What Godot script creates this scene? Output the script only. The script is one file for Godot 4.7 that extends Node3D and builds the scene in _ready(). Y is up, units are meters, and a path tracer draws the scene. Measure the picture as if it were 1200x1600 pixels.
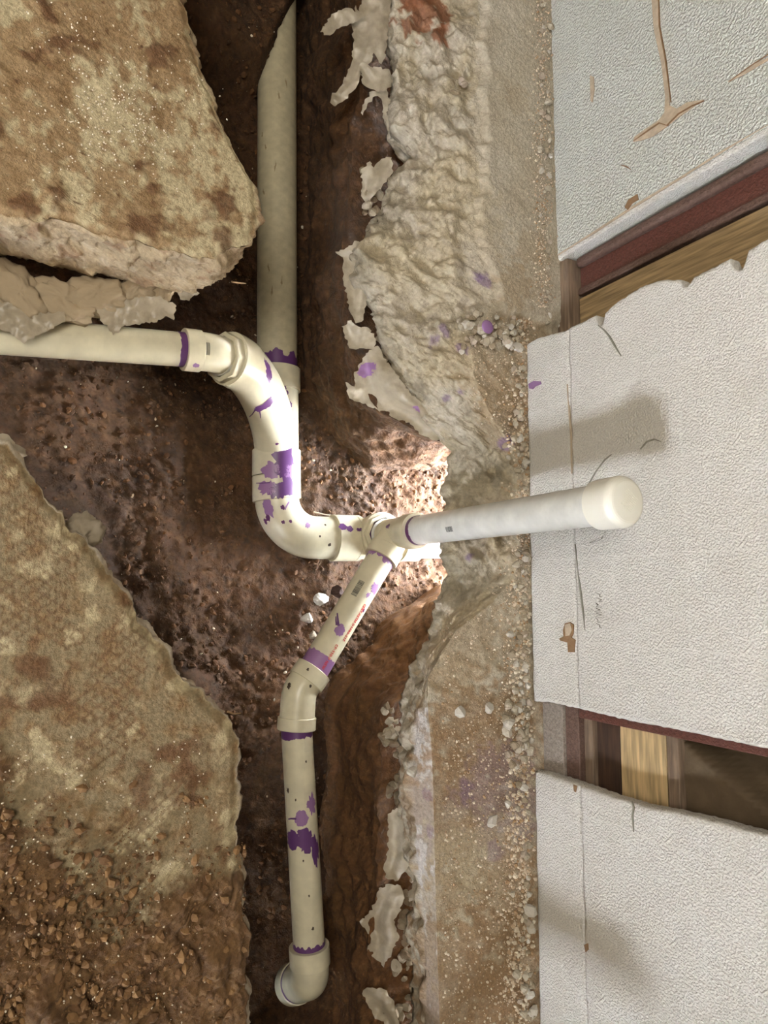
extends Node3D
# World: x runs along the foam wall, y is up, z points from the wall into the room. Slab top is y = 0, face of the middle foam board is z = 0.
const F := 1110.0
const CAM := Vector3(0.0, 1.05, 0.8985)
const AX := Vector3(0.99313685, -0.00422151, 0.11688185)
const AU := Vector3(-0.10016876, 0.48519244, 0.86865098)
const AZ := Vector3(-0.06037721, -0.87439721, 0.48143963)
const R2 := 0.0302
const R3 := 0.0445

var M := {}
var rng := RandomNumberGenerator.new()
var nz := FastNoiseLite.new()
var nz2 := FastNoiseLite.new()
var nz3 := FastNoiseLite.new()
var ncell := FastNoiseLite.new()
var stone_meshes: Array = []
var used := {}

# ---------------------------------------------------------------- helpers
func ray(px: float, py: float) -> Vector3:
	var c := Vector3(py - 800.0, px - 600.0, -F)
	return Vector3(AX.dot(c), AU.dot(c), AZ.dot(c))

func P(px: float, py: float, y: float) -> Vector3:      # point of a photograph pixel at height y
	var r := ray(px, py)
	return CAM + r * ((y - CAM.y) / r.y)

func Q(px: float, py: float, z: float) -> Vector3:      # point of a photograph pixel at wall depth z
	var r := ray(px, py)
	return CAM + r * ((z - CAM.z) / r.z)

func lin(r: float, g: float, b: float) -> Color:
	return Color(r / 255.0, g / 255.0, b / 255.0).srgb_to_linear()

func srgb(r: float, g: float, b: float) -> Color:
	return Color(r / 255.0, g / 255.0, b / 255.0)

func sstep(a: float, b: float, x: float) -> float:
	return smoothstep(a, b, x)

func curve(pts: Array, t: float) -> float:              # piecewise linear, pts = [[key, value], ...]
	if t <= pts[0][0]:
		return pts[0][1]
	for i in range(1, pts.size()):
		if t <= pts[i][0]:
			var k: float = (t - pts[i - 1][0]) / (pts[i][0] - pts[i - 1][0])
			return lerpf(pts[i - 1][1], pts[i][1], k)
	return pts[-1][1]

func numbered(called: String) -> String:
	if not used.has(called):
		used[called] = 0
		return called
	used[called] += 1
	return "%s_%03d" % [called, used[called]]

func obj(called: String, mesh: Mesh, mat: Material, parent: Node = null) -> MeshInstance3D:
	var o := MeshInstance3D.new()
	o.mesh = mesh
	o.material_override = mat
	o.cast_shadow = GeometryInstance3D.SHADOW_CASTING_SETTING_ON
	if parent == null:
		o.name = numbered(called)
		add_child(o)
	else:
		o.name = called
		parent.add_child(o, true)
	return o

func tag(o: Node, label: String, category: String, group: String = "") -> Node:
	o.set_meta("label", label)
	o.set_meta("category", category)
	if group != "":
		o.set_meta("group", group)
	return o

func kind(o: Node, k: String) -> Node:
	o.set_meta("kind", k)
	return o

func thing(called: String, label: String, category: String, group: String = "", at := Vector3.ZERO) -> Node3D:
	var o := Node3D.new()
	o.name = numbered(called)
	add_child(o)
	o.position = at
	tag(o, label, category, group)
	return o

func grid_mesh(pos: PackedVector3Array, nu: int, nv: int, col: PackedColorArray, flip := false) -> ArrayMesh:
	var nor := PackedVector3Array()
	nor.resize(nu * nv)
	for v in nv:
		for u in nu:
			var i := v * nu + u
			var du := pos[v * nu + mini(u + 1, nu - 1)] - pos[v * nu + maxi(u - 1, 0)]
			var dv := pos[mini(v + 1, nv - 1) * nu + u] - pos[maxi(v - 1, 0) * nu + u]
			var n := du.cross(dv)
			if n.length_squared() < 1e-20:
				n = Vector3.UP
			nor[i] = -n.normalized() if flip else n.normalized()
	var idx := PackedInt32Array()
	idx.resize((nu - 1) * (nv - 1) * 6)
	var k := 0
	for v in nv - 1:
		for u in nu - 1:
			var a := v * nu + u
			if flip:
				idx[k] = a; idx[k + 1] = a + 1; idx[k + 2] = a + nu
				idx[k + 3] = a + 1; idx[k + 4] = a + nu + 1; idx[k + 5] = a + nu
			else:
				idx[k] = a; idx[k + 1] = a + nu; idx[k + 2] = a + 1
				idx[k + 3] = a + 1; idx[k + 4] = a + nu; idx[k + 5] = a + nu + 1
			k += 6
	var arr := []
	arr.resize(Mesh.ARRAY_MAX)
	arr[Mesh.ARRAY_VERTEX] = pos
	arr[Mesh.ARRAY_NORMAL] = nor
	if col.size() == pos.size():
		arr[Mesh.ARRAY_COLOR] = col
	arr[Mesh.ARRAY_INDEX] = idx
	var m := ArrayMesh.new()
	m.add_surface_from_arrays(Mesh.PRIMITIVE_TRIANGLES, arr)
	return m

func rbox(size: Vector3, bev: float, n := 5) -> ArrayMesh:   # box with rounded edges
	var st := SurfaceTool.new()
	st.begin(Mesh.PRIMITIVE_TRIANGLES)
	var h := size * 0.5
	var inner := h - Vector3.ONE * bev
	var ts := [-1.0, -0.5, 0.5, 1.0]
	var faces := [[Vector3(1, 0, 0), Vector3(0, 1, 0), Vector3(0, 0, 1)], [Vector3(-1, 0, 0), Vector3(0, 0, 1), Vector3(0, 1, 0)], [Vector3(0, 1, 0), Vector3(0, 0, 1), Vector3(1, 0, 0)], [Vector3(0, -1, 0), Vector3(1, 0, 0), Vector3(0, 0, 1)], [Vector3(0, 0, 1), Vector3(1, 0, 0), Vector3(0, 1, 0)], [Vector3(0, 0, -1), Vector3(0, 1, 0), Vector3(1, 0, 0)]]
	for fc in faces:
		var nrm: Vector3 = fc[0]
		var a: Vector3 = fc[1]
		var b: Vector3 = fc[2]
		var g := []
		for j in 6:
			for i in 6:
				var tu: float = [-1.0, -0.6, 0.0, 0.0, 0.6, 1.0][i]
				var tv: float = [-1.0, -0.6, 0.0, 0.0, 0.6, 1.0][j]
				var su: float = -1.0 if i < 3 else 1.0
				var sv: float = -1.0 if j < 3 else 1.0
				var c: Vector3 = nrm * nrm.abs().dot(inner) + a * su * a.dot(inner) + b * sv * b.dot(inner)
				var d: Vector3 = (nrm + a * (su * absf(tu)) + b * (sv * absf(tv))).normalized()
				g.append([c + d * bev, d])
		for j in 5:
			for i in 5:
				var q := [g[j * 6 + i], g[j * 6 + i + 1], g[(j + 1) * 6 + i], g[(j + 1) * 6 + i + 1]]
				for t in [0, 2, 1, 1, 2, 3]:
					st.set_normal(q[t][1])
					st.add_vertex(q[t][0])
	return st.commit()

func box(called: String, lo: Vector3, hi: Vector3, mat: Material, parent: Node = null, bev := 0.002) -> MeshInstance3D:
	var o := obj(called, rbox(hi - lo, bev), mat, parent)
	o.position = (lo + hi) * 0.5
	return o

func make_stone(sd: int, cuts: int, sub: int) -> ArrayMesh:
	var r := RandomNumberGenerator.new()
	r.seed = sd
	var vs: Array = [Vector3(1, 0, 0), Vector3(-1, 0, 0), Vector3(0, 1, 0), Vector3(0, -1, 0), Vector3(0, 0, 1), Vector3(0, 0, -1)]
	var tris := [[0, 2, 4], [2, 1, 4], [1, 3, 4], [3, 0, 4], [2, 0, 5], [1, 2, 5], [3, 1, 5], [0, 3, 5]]
	var faces := []
	for t in tris:
		faces.append([vs[t[0]], vs[t[1]], vs[t[2]]])
	for s in sub:
		var nf := []
		for f in faces:
			var ab: Vector3 = (f[0] + f[1]).normalized()
			var bc: Vector3 = (f[1] + f[2]).normalized()
			var ca: Vector3 = (f[2] + f[0]).normalized()
			nf.append_array([[f[0], ab, ca], [ab, f[1], bc], [ca, bc, f[2]], [ab, bc, ca]])
		faces = nf
	var pl := []
	for k in cuts:
		var n := Vector3(r.randfn(), r.randfn(), r.randfn()).normalized()
		pl.append([n, r.randf_range(0.55, 0.95)])
	var sq := Vector3(r.randf_range(0.85, 1.25), r.randf_range(0.55, 0.9), r.randf_range(0.75, 1.1))
	var st := SurfaceTool.new()
	st.begin(Mesh.PRIMITIVE_TRIANGLES)
	st.set_smooth_group(-1)
	for f in faces:
		for k in [0, 2, 1]:
			var d: Vector3 = f[k]
			var rr := 1.05
			for p in pl:
				var dt: float = d.dot(p[0])
				if dt > 0.05:
					rr = minf(rr, p[1] / dt)
			st.add_vertex(d * rr * sq)
	st.generate_normals()
	return st.commit()

func make_rock(sd: int, nu := 41, nv := 25) -> ArrayMesh:       # rough lump with knobs and hollows
	var pos := PackedVector3Array()
	for v in nv:
		for u in nu:
			var a := TAU * (u % (nu - 1)) / (nu - 1)
			var b := PI * v / (nv - 1)
			var d := Vector3(cos(a) * sin(b), cos(b), sin(a) * sin(b))
			var r := 1.0 + 0.35 * nz.get_noise_3d(d.x * 1.3 + sd, d.y * 1.3, d.z * 1.3) - 0.25 * (ncell.get_noise_3d(d.x * 1.8 + sd, d.y * 1.8, d.z * 1.8) + 0.5) + 0.12 * nz2.get_noise_3d(d.x * 4.0, d.y * 4.0 + sd, d.z * 4.0)
			pos.append(d * r)
	return grid_mesh(pos, nu, nv, PackedColorArray(), false)

func noise_tex(sd: int, freq: float, lo: float, hi: float, bump: float, size := 512, gain := 0.6) -> Array:
	var n := FastNoiseLite.new()
	n.seed = sd
	n.frequency = freq
	n.fractal_octaves = 5
	n.fractal_gain = gain
	var im := n.get_seamless_image(size, size)
	im.convert(Image.FORMAT_L8)
	var nm: Image = im.duplicate()
	nm.convert(Image.FORMAT_RGBA8)
	nm.bump_map_to_normal_map(bump)
	var d := im.get_data()
	for i in d.size():
		d[i] = int(lerpf(lo, hi, d[i] / 255.0))
	im = Image.create_from_data(size, size, false, Image.FORMAT_L8, d)
	im.convert(Image.FORMAT_RGB8)
	return [ImageTexture.create_from_image(im), ImageTexture.create_from_image(nm)]

func mat(c: Color, rough: float, tex = null, scale := Vector3.ONE * 4.0, vcol := false, nscale := 1.0) -> StandardMaterial3D:
	var m := StandardMaterial3D.new()
	m.albedo_color = c
	m.roughness = rough
	m.vertex_color_use_as_albedo = vcol
	if tex != null:
		m.albedo_texture = tex[0]
		m.normal_enabled = true
		m.normal_texture = tex[1]
		m.normal_scale = nscale
		m.uv1_triplanar = true
		m.uv1_scale = scale
	return m

# ---------------------------------------------------------------- swept tubes
class Tube:
	var pts := PackedVector3Array()
	var cum := PackedFloat32Array()
	var ref := Vector3.UP
	func _init(p: PackedVector3Array, r: Vector3) -> void:
		pts = p
		ref = r
		cum.append(0.0)
		for i in range(1, p.size()):
			cum.append(cum[i - 1] + p[i].distance_to(p[i - 1]))
	func total() -> float:
		return cum[cum.size() - 1]
	func at(s: float) -> Array:                           # [position, tangent]
		var n := pts.size()
		var i := 0
		while i < n - 2 and s > cum[i + 1]:
			i += 1
		var t := (pts[i + 1] - pts[i]).normalized()
		var p := pts[i] + t * (s - cum[i])
		# smooth tangent between neighbours
		var mid: float = (s - cum[i]) / maxf(cum[i + 1] - cum[i], 1e-6)
		var tt := t
		if mid > 0.5 and i < n - 2:
			tt = t.lerp((pts[i + 2] - pts[i + 1]).normalized(), clampf(mid - 0.5, 0.0, 0.5)).normalized()
		elif mid < 0.5 and i > 0:
			tt = t.lerp((pts[i] - pts[i - 1]).normalized(), clampf(0.5 - mid, 0.0, 0.5)).normalized()
		return [p, tt]
	func frame(s: float) -> Array:                        # [position, tangent, n, b]
		var a := at(s)
		var t: Vector3 = a[1]
		var nn := (ref - t * t.dot(ref)).normalized()
		return [a[0], t, nn, t.cross(nn)]

func fillet(pts: Array, rad: float) -> PackedVector3Array:
	var out := PackedVector3Array()
	out.append(pts[0])
	for i in range(1, pts.size() - 1):
		var a: Vector3 = (pts[i - 1] - pts[i]).normalized()
		var b: Vector3 = (pts[i + 1] - pts[i]).normalized()
		var half := a.angle_to(b) * 0.5
		var d := rad / tan(half)
		var c: Vector3 = pts[i] + (a + b).normalized() * (rad / sin(half))
		var p0: Vector3 = pts[i] + a * d
		var p1: Vector3 = pts[i] + b * d
		var v0 := p0 - c
		var v1 := p1 - c
		for k in 15:
			out.append(c + v0.slerp(v1, k / 14.0))
	out.append(pts[-1])
	return out

func sweep(t: Tube, prof: Array, seg := 40, closed := true) -> ArrayMesh:   # prof = [[s, r], ...]; hard edge at every profile corner
	var verts := PackedVector3Array()
	var nors := PackedVector3Array()
	var idx := PackedInt32Array()
	for k in prof.size() - 1:
		var s0: float = prof[k][0]
		var r0: float = prof[k][1]
		var s1: float = prof[k + 1][0]
		var r1: float = prof[k + 1][1]
		var steps := 1
		if t.pts.size() > 2:
			steps = maxi(1, int(ceil((s1 - s0) / 0.006)))
		var sl := Vector2(s1 - s0, r1 - r0)
		if sl.length() < 1e-7:
			continue
		sl = sl.normalized()
		for j in steps + 1:
			var f := float(j) / steps
			var fr := t.frame(lerpf(s0, s1, f))
			var r := lerpf(r0, r1, f)
			var base := verts.size()
			for i in seg + 1:
				var a := TAU * i / seg
				var d: Vector3 = fr[2] * cos(a) + fr[3] * sin(a)
				verts.append(fr[0] + d * r)
				nors.append((d * sl.x - fr[1] * sl.y).normalized())
			if j > 0:
				for i in seg:
					var q := base - seg - 1 + i
					var p := base + i
					idx.append_array([q, p, q + 1, q + 1, p, p + 1])
	var arr := []
	arr.resize(Mesh.ARRAY_MAX)
	arr[Mesh.ARRAY_VERTEX] = verts
	arr[Mesh.ARRAY_NORMAL] = nors
	arr[Mesh.ARRAY_INDEX] = idx
	var m := ArrayMesh.new()
	m.add_surface_from_arrays(Mesh.PRIMITIVE_TRIANGLES, arr)
	return m

func hub(s0: float, s1: float, r: float, ri: float) -> Array:     # socket: chamfered collar between s0 and s1 standing on radius ri
	return [[s0, ri], [s0, r - 0.001], [s0 + 0.001, r], [s1 - 0.001, r], [s1, r - 0.001], [s1, ri]]

func hit(t: Tube, r: float, px: float, py: float) -> Array:       # where the sight line of a pixel meets the tube: [s, angle]
	var d := ray(px, py).normalized()
	var best := 1e9
	var bs := 0.0
	var n := 240
	for i in n + 1:
		var s := t.total() * i / n
		var p: Vector3 = t.at(s)[0]
		var q := CAM + d * (p - CAM).dot(d)
		var e := q.distance_to(p)
		if e < best:
			best = e
			bs = s
	var fr := t.frame(bs)
	var c: Vector3 = fr[0]
	var o := CAM - c
	var dp: Vector3 = d - fr[1] * d.dot(fr[1])
	var op: Vector3 = o - fr[1] * o.dot(fr[1])
	var aa := dp.dot(dp)
	var bb := op.dot(dp)
	var cc := op.dot(op) - r * r
	var disc := maxf(bb * bb - aa * cc, 0.0)
	var k := (-bb - sqrt(disc)) / aa
	var w: Vector3 = o + d * k
	return [bs + w.dot(fr[1]), atan2(w.dot(fr[3]), w.dot(fr[2]))]

func on_tube(t: Tube, r: float, s: float, a: float) -> Array:
	var fr := t.frame(s)
	var d: Vector3 = fr[2] * cos(a) + fr[3] * sin(a)
	return [fr[0] + d * r, d]

func stain(parent: Node, t: Tube, r: float, px: float, py: float, la: float, lb: float, m: Material, sd := 1, rag := 0.25, turn := 0.0, called := "primer_stain") -> void:
	var h := hit(t, r, px, py)
	var n := FastNoiseLite.new()
	n.seed = sd
	n.frequency = 1.0
	n.fractal_octaves = 2
	var rr := r + 0.00045
	var st := SurfaceTool.new()
	st.begin(Mesh.PRIMITIVE_TRIANGLES)
	var seg := 40
	var rings := 5
	var g := []
	for k in rings + 1:
		var row := []
		for i in seg:
			var a := TAU * i / seg
			var w := 1.0 + rag * 1.6 * n.get_noise_2d(cos(a) * 1.1 + sd, sin(a) * 1.1) + rag * 0.9 * n.get_noise_2d(cos(a) * 3.1, sin(a) * 3.1 + sd)
			var e := float(k) / rings * w
			var ca := cos(a) * la * e
			var cb := sin(a) * lb * e
			var ra := ca * cos(turn) - cb * sin(turn)
			var rb := ca * sin(turn) + cb * cos(turn)
			row.append(on_tube(t, rr, h[0] + ra, h[1] + rb / r))
		g.append(row)
	for k in rings:
		for i in seg:
			var j := (i + 1) % seg
			for q in [g[k][i], g[k + 1][i], g[k][j], g[k][j], g[k + 1][i], g[k + 1][j]]:
				st.set_normal(q[1])
				st.add_vertex(q[0])
	obj(called, st.commit(), m, parent)

func drip(parent: Node, t: Tube, r: float, pts: Array, w: float, m: Material, called := "primer_drip") -> void:     # narrow run of primer through pixels
	var hs := []
	for p in pts:
		hs.append(hit(t, r, p[0], p[1]))
	var st := SurfaceTool.new()
	st.begin(Mesh.PRIMITIVE_TRIANGLES)
	var rows := []
	for i in hs.size() - 1:
		for k in 6:
			var f := k / 6.0
			var s := lerpf(hs[i][0], hs[i + 1][0], f)
			var a := lerp_angle(hs[i][1], hs[i + 1][1], f)
			var dir := Vector2(hs[i + 1][0] - hs[i][0], angle_difference(hs[i][1], hs[i + 1][1]) * r).normalized()
			var ww := w * (1.0 - 0.5 * (i + f) / (hs.size() - 1))
			var o := Vector2(-dir.y, dir.x) * ww * 0.5
			rows.append([on_tube(t, r + 0.0005, s + o.x, a + o.y / r), on_tube(t, r + 0.0005, s - o.x, a - o.y / r)])
	for i in rows.size() - 1:
		var fl: bool = (rows[i + 1][0][0] - rows[i][0][0]).cross(rows[i][1][0] - rows[i][0][0]).dot(rows[i][0][1]) > 0.0
		for q in ([rows[i][0], rows[i][1], rows[i + 1][0], rows[i][1], rows[i + 1][1], rows[i + 1][0]] if fl else [rows[i][0], rows[i + 1][0], rows[i][1], rows[i][1], rows[i + 1][0], rows[i + 1][1]]):
			st.set_normal(q[1])
			st.add_vertex(q[0])
	obj(called, st.commit(), m, parent)

func ring(parent: Node, t: Tube, r: float, s0: float, s1: float, wav: float, m: Material, sd := 1) -> void:      # brushed band of primer round a pipe end, ragged on its s1 side
	var n := FastNoiseLite.new()
	n.seed = sd
	n.frequency = 1.4
	var pos := PackedVector3Array()
	var seg := 72
	for v in 3:
		for i in seg + 1:
			var a := TAU * i / seg
			var e := s1 + wav * (n.get_noise_2d(cos(a), sin(a)) * 1.4 + 0.7 * n.get_noise_2d(cos(a) * 4.0, sin(a) * 4.0 + 7.0))
			var q := on_tube(t, r + 0.0004, lerpf(s0, e, v / 2.0), a)
			pos.append(q[0])
	obj("primer_band", grid_mesh(pos, seg + 1, 3, PackedColorArray(), s1 < s0), m, parent)

# ---------------------------------------------------------------- floor of the trench
func floor_y(x: float, z: float) -> float:
	var y := -0.452
	y += 0.19 * sstep(0.47, 0.98, z)
	y += 0.05 * sstep(0.05, 0.3, x) * sstep(0.1, 0.3, z)
	y += 0.125 * sstep(0.05, -0.11, x + 1.2 - 2.9 * (z - 0.40)) * sstep(-1.1, -1.2, x)
	# smooth hump of clay in the wide part left of the bend
	var hx := (x + 0.20) / 0.20
	var hz := (z - 0.57) / 0.09
	y += 0.045 * exp(-hx * hx - hz * hz)
	if z < 0.12:
		y -= 0.03 * sstep(0.12, -0.1, z)
	return y

func soil_detail(p: Vector3) -> float:
	var a := nz.get_noise_3d(p.x * 5.0, p.y * 5.0, p.z * 5.0) * 0.022
	var b := nz2.get_noise_3d(p.x * 20.0, p.y * 20.0, p.z * 20.0)
	var rough := sstep(-0.25, 0.35, nz3.get_noise_3d(p.x * 4.0 + 9.0, p.y * 4.0, p.z * 4.0))
	var c := ncell.get_noise_3d(p.x * 42.0, p.y * 42.0, p.z * 42.0)
	var d := nz.get_noise_3d(p.x * 90.0, p.y * 90.0, p.z * 90.0)
	var e := ncell.get_noise_3d(p.x * 17.0 + 5.0, p.y * 17.0, p.z * 17.0 + b * 0.6)
	return a + b * 0.007 + rough * (-c * 0.014 - e * 0.018 - 0.014) + d * 0.0045 * (0.4 + rough)

func soil_color(p: Vector3) -> Color:
	var k := nz2.get_noise_3d(p.x * 3.0, p.y * 3.0 + 3.0, p.z * 3.0) * 0.5 + 0.5
	var c: Color = M.c_soil_dark.lerp(M.c_soil_red, clampf(k * 1.3 - 0.1, 0.0, 1.0))
	var g := nz3.get_noise_3d(p.x * 30.0, p.y * 30.0, p.z * 30.0 + 5.0)
	if g > 0.28:
		c = c.lerp(M.c_soil_pale, sstep(0.28, 0.5, g) * 0.55)
	if g < -0.3:
		c = c.lerp(M.c_soil_black, sstep(-0.3, -0.5, g) * 0.6)
	return c

func build_soil() -> void:
	var dx := 0.0055
	var nu := int(3.6 / dx)
	var nv := int(2.35 / dx)
	var pos := PackedVector3Array()
	var col := PackedColorArray()
	pos.resize(nu * nv)
	col.resize(nu * nv)
	for v in nv:
		for u in nu:
			var x := -2.05 + u * dx
			var z := -1.0 + v * dx
			var p := Vector3(x, floor_y(x, z), z)
			p.y += soil_detail(Vector3(x, 0.0, z))
			pos[v * nu + u] = p
			col[v * nu + u] = soil_color(p)
	kind(obj("ground", grid_mesh(pos, nu, nv, col, true), M.soil), "structure")

func bank(label_a: Array, bottom: Array, top: Array, y0: float, y1: float, flip: bool) -> void:
	# wall of clay between a foot line and a top line, both given in plan; then a shelf going back under the slab
	var a := PackedVector3Array()
	var b := PackedVector3Array()
	for p in bottom:
		a.append(Vector3(p.x, y0, p.z))
	for p in top:
		b.append(Vector3(p.x, y1, p.z))
	var ta := Tube.new(a, Vector3.UP)
	var tb := Tube.new(b, Vector3.UP)
	var nu := int(tb.total() / 0.007)
	var rows := 46
	var shelf := 12
	var nv := rows + shelf
	var pos := PackedVector3Array()
	var col := PackedColorArray()
	for v in nv:
		for u in nu:
			var f := float(u) / (nu - 1)
			var pa: Vector3 = ta.at(ta.total() * f)[0]
			var fb: Array = tb.at(tb.total() * f)
			var pb: Vector3 = fb[0]
			var back: Vector3 = fb[1].cross(Vector3.UP) * (1.0 if flip else -1.0)
			var p: Vector3
			var out := -back
			if v < rows:
				var k := float(v) / (rows - 1)
				p = pa.lerp(pb, pow(k, 0.85))
				p.y = lerpf(y0, y1, k)
				out = (out + Vector3.UP * 0.35).normalized()
			else:
				p = pb + back * (0.012 * pow(v - rows + 1, 1.2))
				out = Vector3.UP * 0.5
			var d := soil_detail(p) * 1.1
			var lump := nz.get_noise_3d(p.x * 3.0 + 20.0, p.y * 7.0, p.z * 3.0) * 0.03
			pos.append(p + out * (d + lump * (1.0 if v < rows else 0.0)))
			col.append(soil_color(p + Vector3(3, 0, 0)).lerp(M.c_clay, label_a[0]))
	kind(obj("earth_bank", grid_mesh(pos, nu, nv, col, flip), M.soil), "structure")

# ---------------------------------------------------------------- slab strip along the wall
var E1 := [[-200, 745], [0, 745], [150, 746], [300, 748], [370, 737], [430, 760], [480, 775], [540, 735], [600, 745], [660, 775], [700, 800], [760, 812], [860, 812], [910, 800], [945, 765], [985, 712], [1030, 685], [1060, 668], [1110, 669], [1200, 676], [1300, 679], [1400, 681], [1600, 687], [1800, 692]]
var E2 := [[-200, 612], [0, 617], [100, 622], [170, 622], [200, 614], [245, 640], [290, 620], [340, 588], [390, 566], [430, 562], [470, 585], [530, 600], [590, 635], [640, 660], [690, 690], [703, 703], [790, 701], [900, 698], [930, 692], [1000, 682], [1060, 658], [1130, 652], [1200, 646], [1330, 651], [1400, 660], [1500, 665], [1600, 668], [1800, 672]]
var E2Y := [[-200, -0.085], [300, -0.09], [500, -0.10], [690, -0.115], [900, -0.115], [1000, -0.08], [1080, -0.05], [1130, -0.042], [1800, -0.042]]

func strip_y(px: float, py: float) -> float:
	var e1 := curve(E1, py)
	var e2 := curve(E2, py)
	if px >= e1:
		return 0.0
	return lerpf(0.0, curve(E2Y, py), clampf((e1 - px) / (e1 - e2), 0.0, 1.0))

func build_strip() -> void:
	var nu := 760
	var rows_back := 4
	var ra := 46
	var rb := 44
	var rc := 14
	var rd := 6
	var nv := rows_back + ra + rb + rc + rd
	var pos := PackedVector3Array()
	var col := PackedColorArray()
	pos.resize(nu * nv)
	col.resize(nu * nv)
	var patches := []      # matter lying on or soaked into the concrete: [place, radius, colour, strength]
	for q in [[805, 640, 0.075, "c_rust", 0.55], [770, 590, 0.08, "c_ochre", 0.6], [700, 640, 0.05, "c_pale", 0.6], [650, 430, 0.10, "c_yellow", 0.5], [700, 330, 0.09, "c_yellow", 0.45], [560, 470, 0.05, "c_pale", 0.5], [690, 560, 0.05, "c_yellow", 0.4], [795, 20, 0.05, "c_pale", 0.5], [720, 1010, 0.09, "c_ochre", 0.5], [740, 1150, 0.10, "c_rust", 0.55], [720, 1260, 0.11, "c_rust", 0.55], [780, 1260, 0.09, "c_mauve", 0.45], [740, 1340, 0.08, "c_yellow", 0.5], [790, 1420, 0.09, "c_rust", 0.6], [720, 1440, 0.10, "c_yellow", 0.4], [730, 1550, 0.12, "c_rust", 0.65], [800, 1540, 0.10, "c_rust", 0.55], [690, 1400, 0.05, "c_rust", 0.3], [760, 830, 0.06, "c_ochre", 0.4], [720, 900, 0.05, "c_greyrock", 0.6], [730, 740, 0.06, "c_greyrock", 0.5], [770, 700, 0.05, "c_greyrock", 0.4], [600, 330, 0.05, "c_greyrock", 0.5], [555, 430, 0.04, "c_greyrock", 0.6], [590, 510, 0.03, "c_greyrock", 0.5], [640, 615, 0.03, "c_greyrock", 0.6], [665, 30, 0.045, "c_clayred", 0.9], [690, 65, 0.025, "c_clayred", 0.9], [650, 5, 0.03, "c_clayred", 0.9], [800, 455, 0.05, "c_ochre", 0.6], [830, 400, 0.04, "c_ochre", 0.5], [800, 160, 0.03, "c_ochre", 0.4]]:
		patches.append([P(q[0], q[1], strip_y(q[0], q[1])), q[2], M[q[3]], q[4]])
	for q in [[757, 440, 0.017], [748, 432, 0.012], [750, 517, 0.0], [700, 620, 0.012], [722, 545, 0.012], [690, 525, 0.018], [672, 535, 0.012], [668, 1240, 0.012], [730, 1240, 0.025], [672, 1300, 0.012], [790, 690, 0.015], [733, 870, 0.012], [770, 1330, 0.02], [720, 610, 0.01]]:
		if q[2] > 0.0:
			patches.append([P(q[0], q[1], strip_y(q[0], q[1])), q[2] * 0.8, M.c_purple, 0.6 if q[1] < 1000 else 0.3])
	for u in nu:
		var py := -420.0 + 2640.0 * u / (nu - 1)
		var straight := sstep(1080.0, 1130.0, py)        # the saw-cut part has a clean edge
		var e1 := P(curve(E1, py), py, 0.0)
		e1.z += (1.0 - sstep(440.0, 500.0, py)) * (nz2.get_noise_1d(e1.x * 11.0) * 0.016 + nz.get_noise_1d(e1.x * 34.0) * 0.006)
		var ey2 := curve(E2Y, py)
		var e2 := P(curve(E2, py), py, ey2)
		e2.z += (1.0 - straight) * (nz2.get_noise_1d(e2.x * 9.0 + 300.0) * 0.012 + nz.get_noise_1d(e2.x * 30.0) * 0.007)
		var e3 := Vector3(e2.x, -0.125, e2.z - lerpf(0.006, 0.022, straight))
		var smooth_top := 1.0 - sstep(480.0, 492.0, py)
		for v in nv:
			var p: Vector3
			var n := Vector3.UP
			var amp := 0.0
			var zone := 0
			var k := 0.0
			if v < rows_back:
				k = float(v) / rows_back
				p = Vector3(e1.x, 0, lerpf(-0.27, -0.12, k))
			elif v < rows_back + ra:
				k = float(v - rows_back) / (ra - 1)
				p = Vector3(e1.x, 0, -0.12).lerp(e1, k)
				zone = 1
				amp = lerpf(0.55, 0.12, smooth_top)
				amp *= lerpf(1.0, 0.5, straight)
			elif v < rows_back + ra + rb:
				k = float(v - rows_back - ra + 1) / rb
				p = e1.lerp(e2, k)
				p.y = lerpf(0.0, ey2, pow(k, lerpf(1.25, 1.0, straight)))
				n = Vector3(0, 0.75, 0.66)
				zone = 2
				amp = sstep(0.0, 0.25, k) * lerpf(1.0, 0.12, straight)
				if straight > 0.5:
					n = Vector3(0, 0.2, 0.98)
			elif v < rows_back + ra + rb + rc:
				k = float(v - rows_back - ra - rb + 1) / rc
				p = e2.lerp(e3, k)
				n = Vector3(0, 0.0, 1.0)
				zone = 3
				amp = 0.8
			else:
				k = float(v - rows_back - ra - rb - rc + 1) / rd
				p = e3.lerp(Vector3(e3.x, -0.125, -0.27), k)
				zone = 4
			var wq := p + Vector3(nz3.get_noise_3d(p.x * 12.0, p.y * 12.0, p.z * 12.0), 0.0, nz3.get_noise_3d(p.x * 12.0, p.y * 12.0, p.z * 12.0 + 50.0)) * 0.03
			var big := nz.get_noise_3d(wq.x * 7.0, wq.y * 7.0, wq.z * 7.0)
			var mid := nz2.get_noise_3d(p.x * 26.0, p.y * 26.0, p.z * 26.0)
			var ridge := absf(nz2.get_noise_3d(wq.x * 13.0, wq.y * 13.0, wq.z * 13.0))
			var fine := nz.get_noise_3d(p.x * 110.0, p.y * 110.0, p.z * 110.0)
			var cel := ncell.get_noise_3d(wq.x * 24.0, wq.y * 24.0, wq.z * 24.0)
			var d := amp * (big * 0.026 + mid * 0.008 + fine * 0.004 - cel * 0.012 - ridge * 0.03 + 0.004)
			if zone == 1 and smooth_top < 0.5:
				d *= 0.55
			if zone == 1:
				d += 0.012 * smooth_top * sstep(1.0, 0.93, k + mid * 0.06)
			pos[v * nu + u] = p + n * d
			# colour of the matter
			var c: Color = M.c_slab
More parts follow.
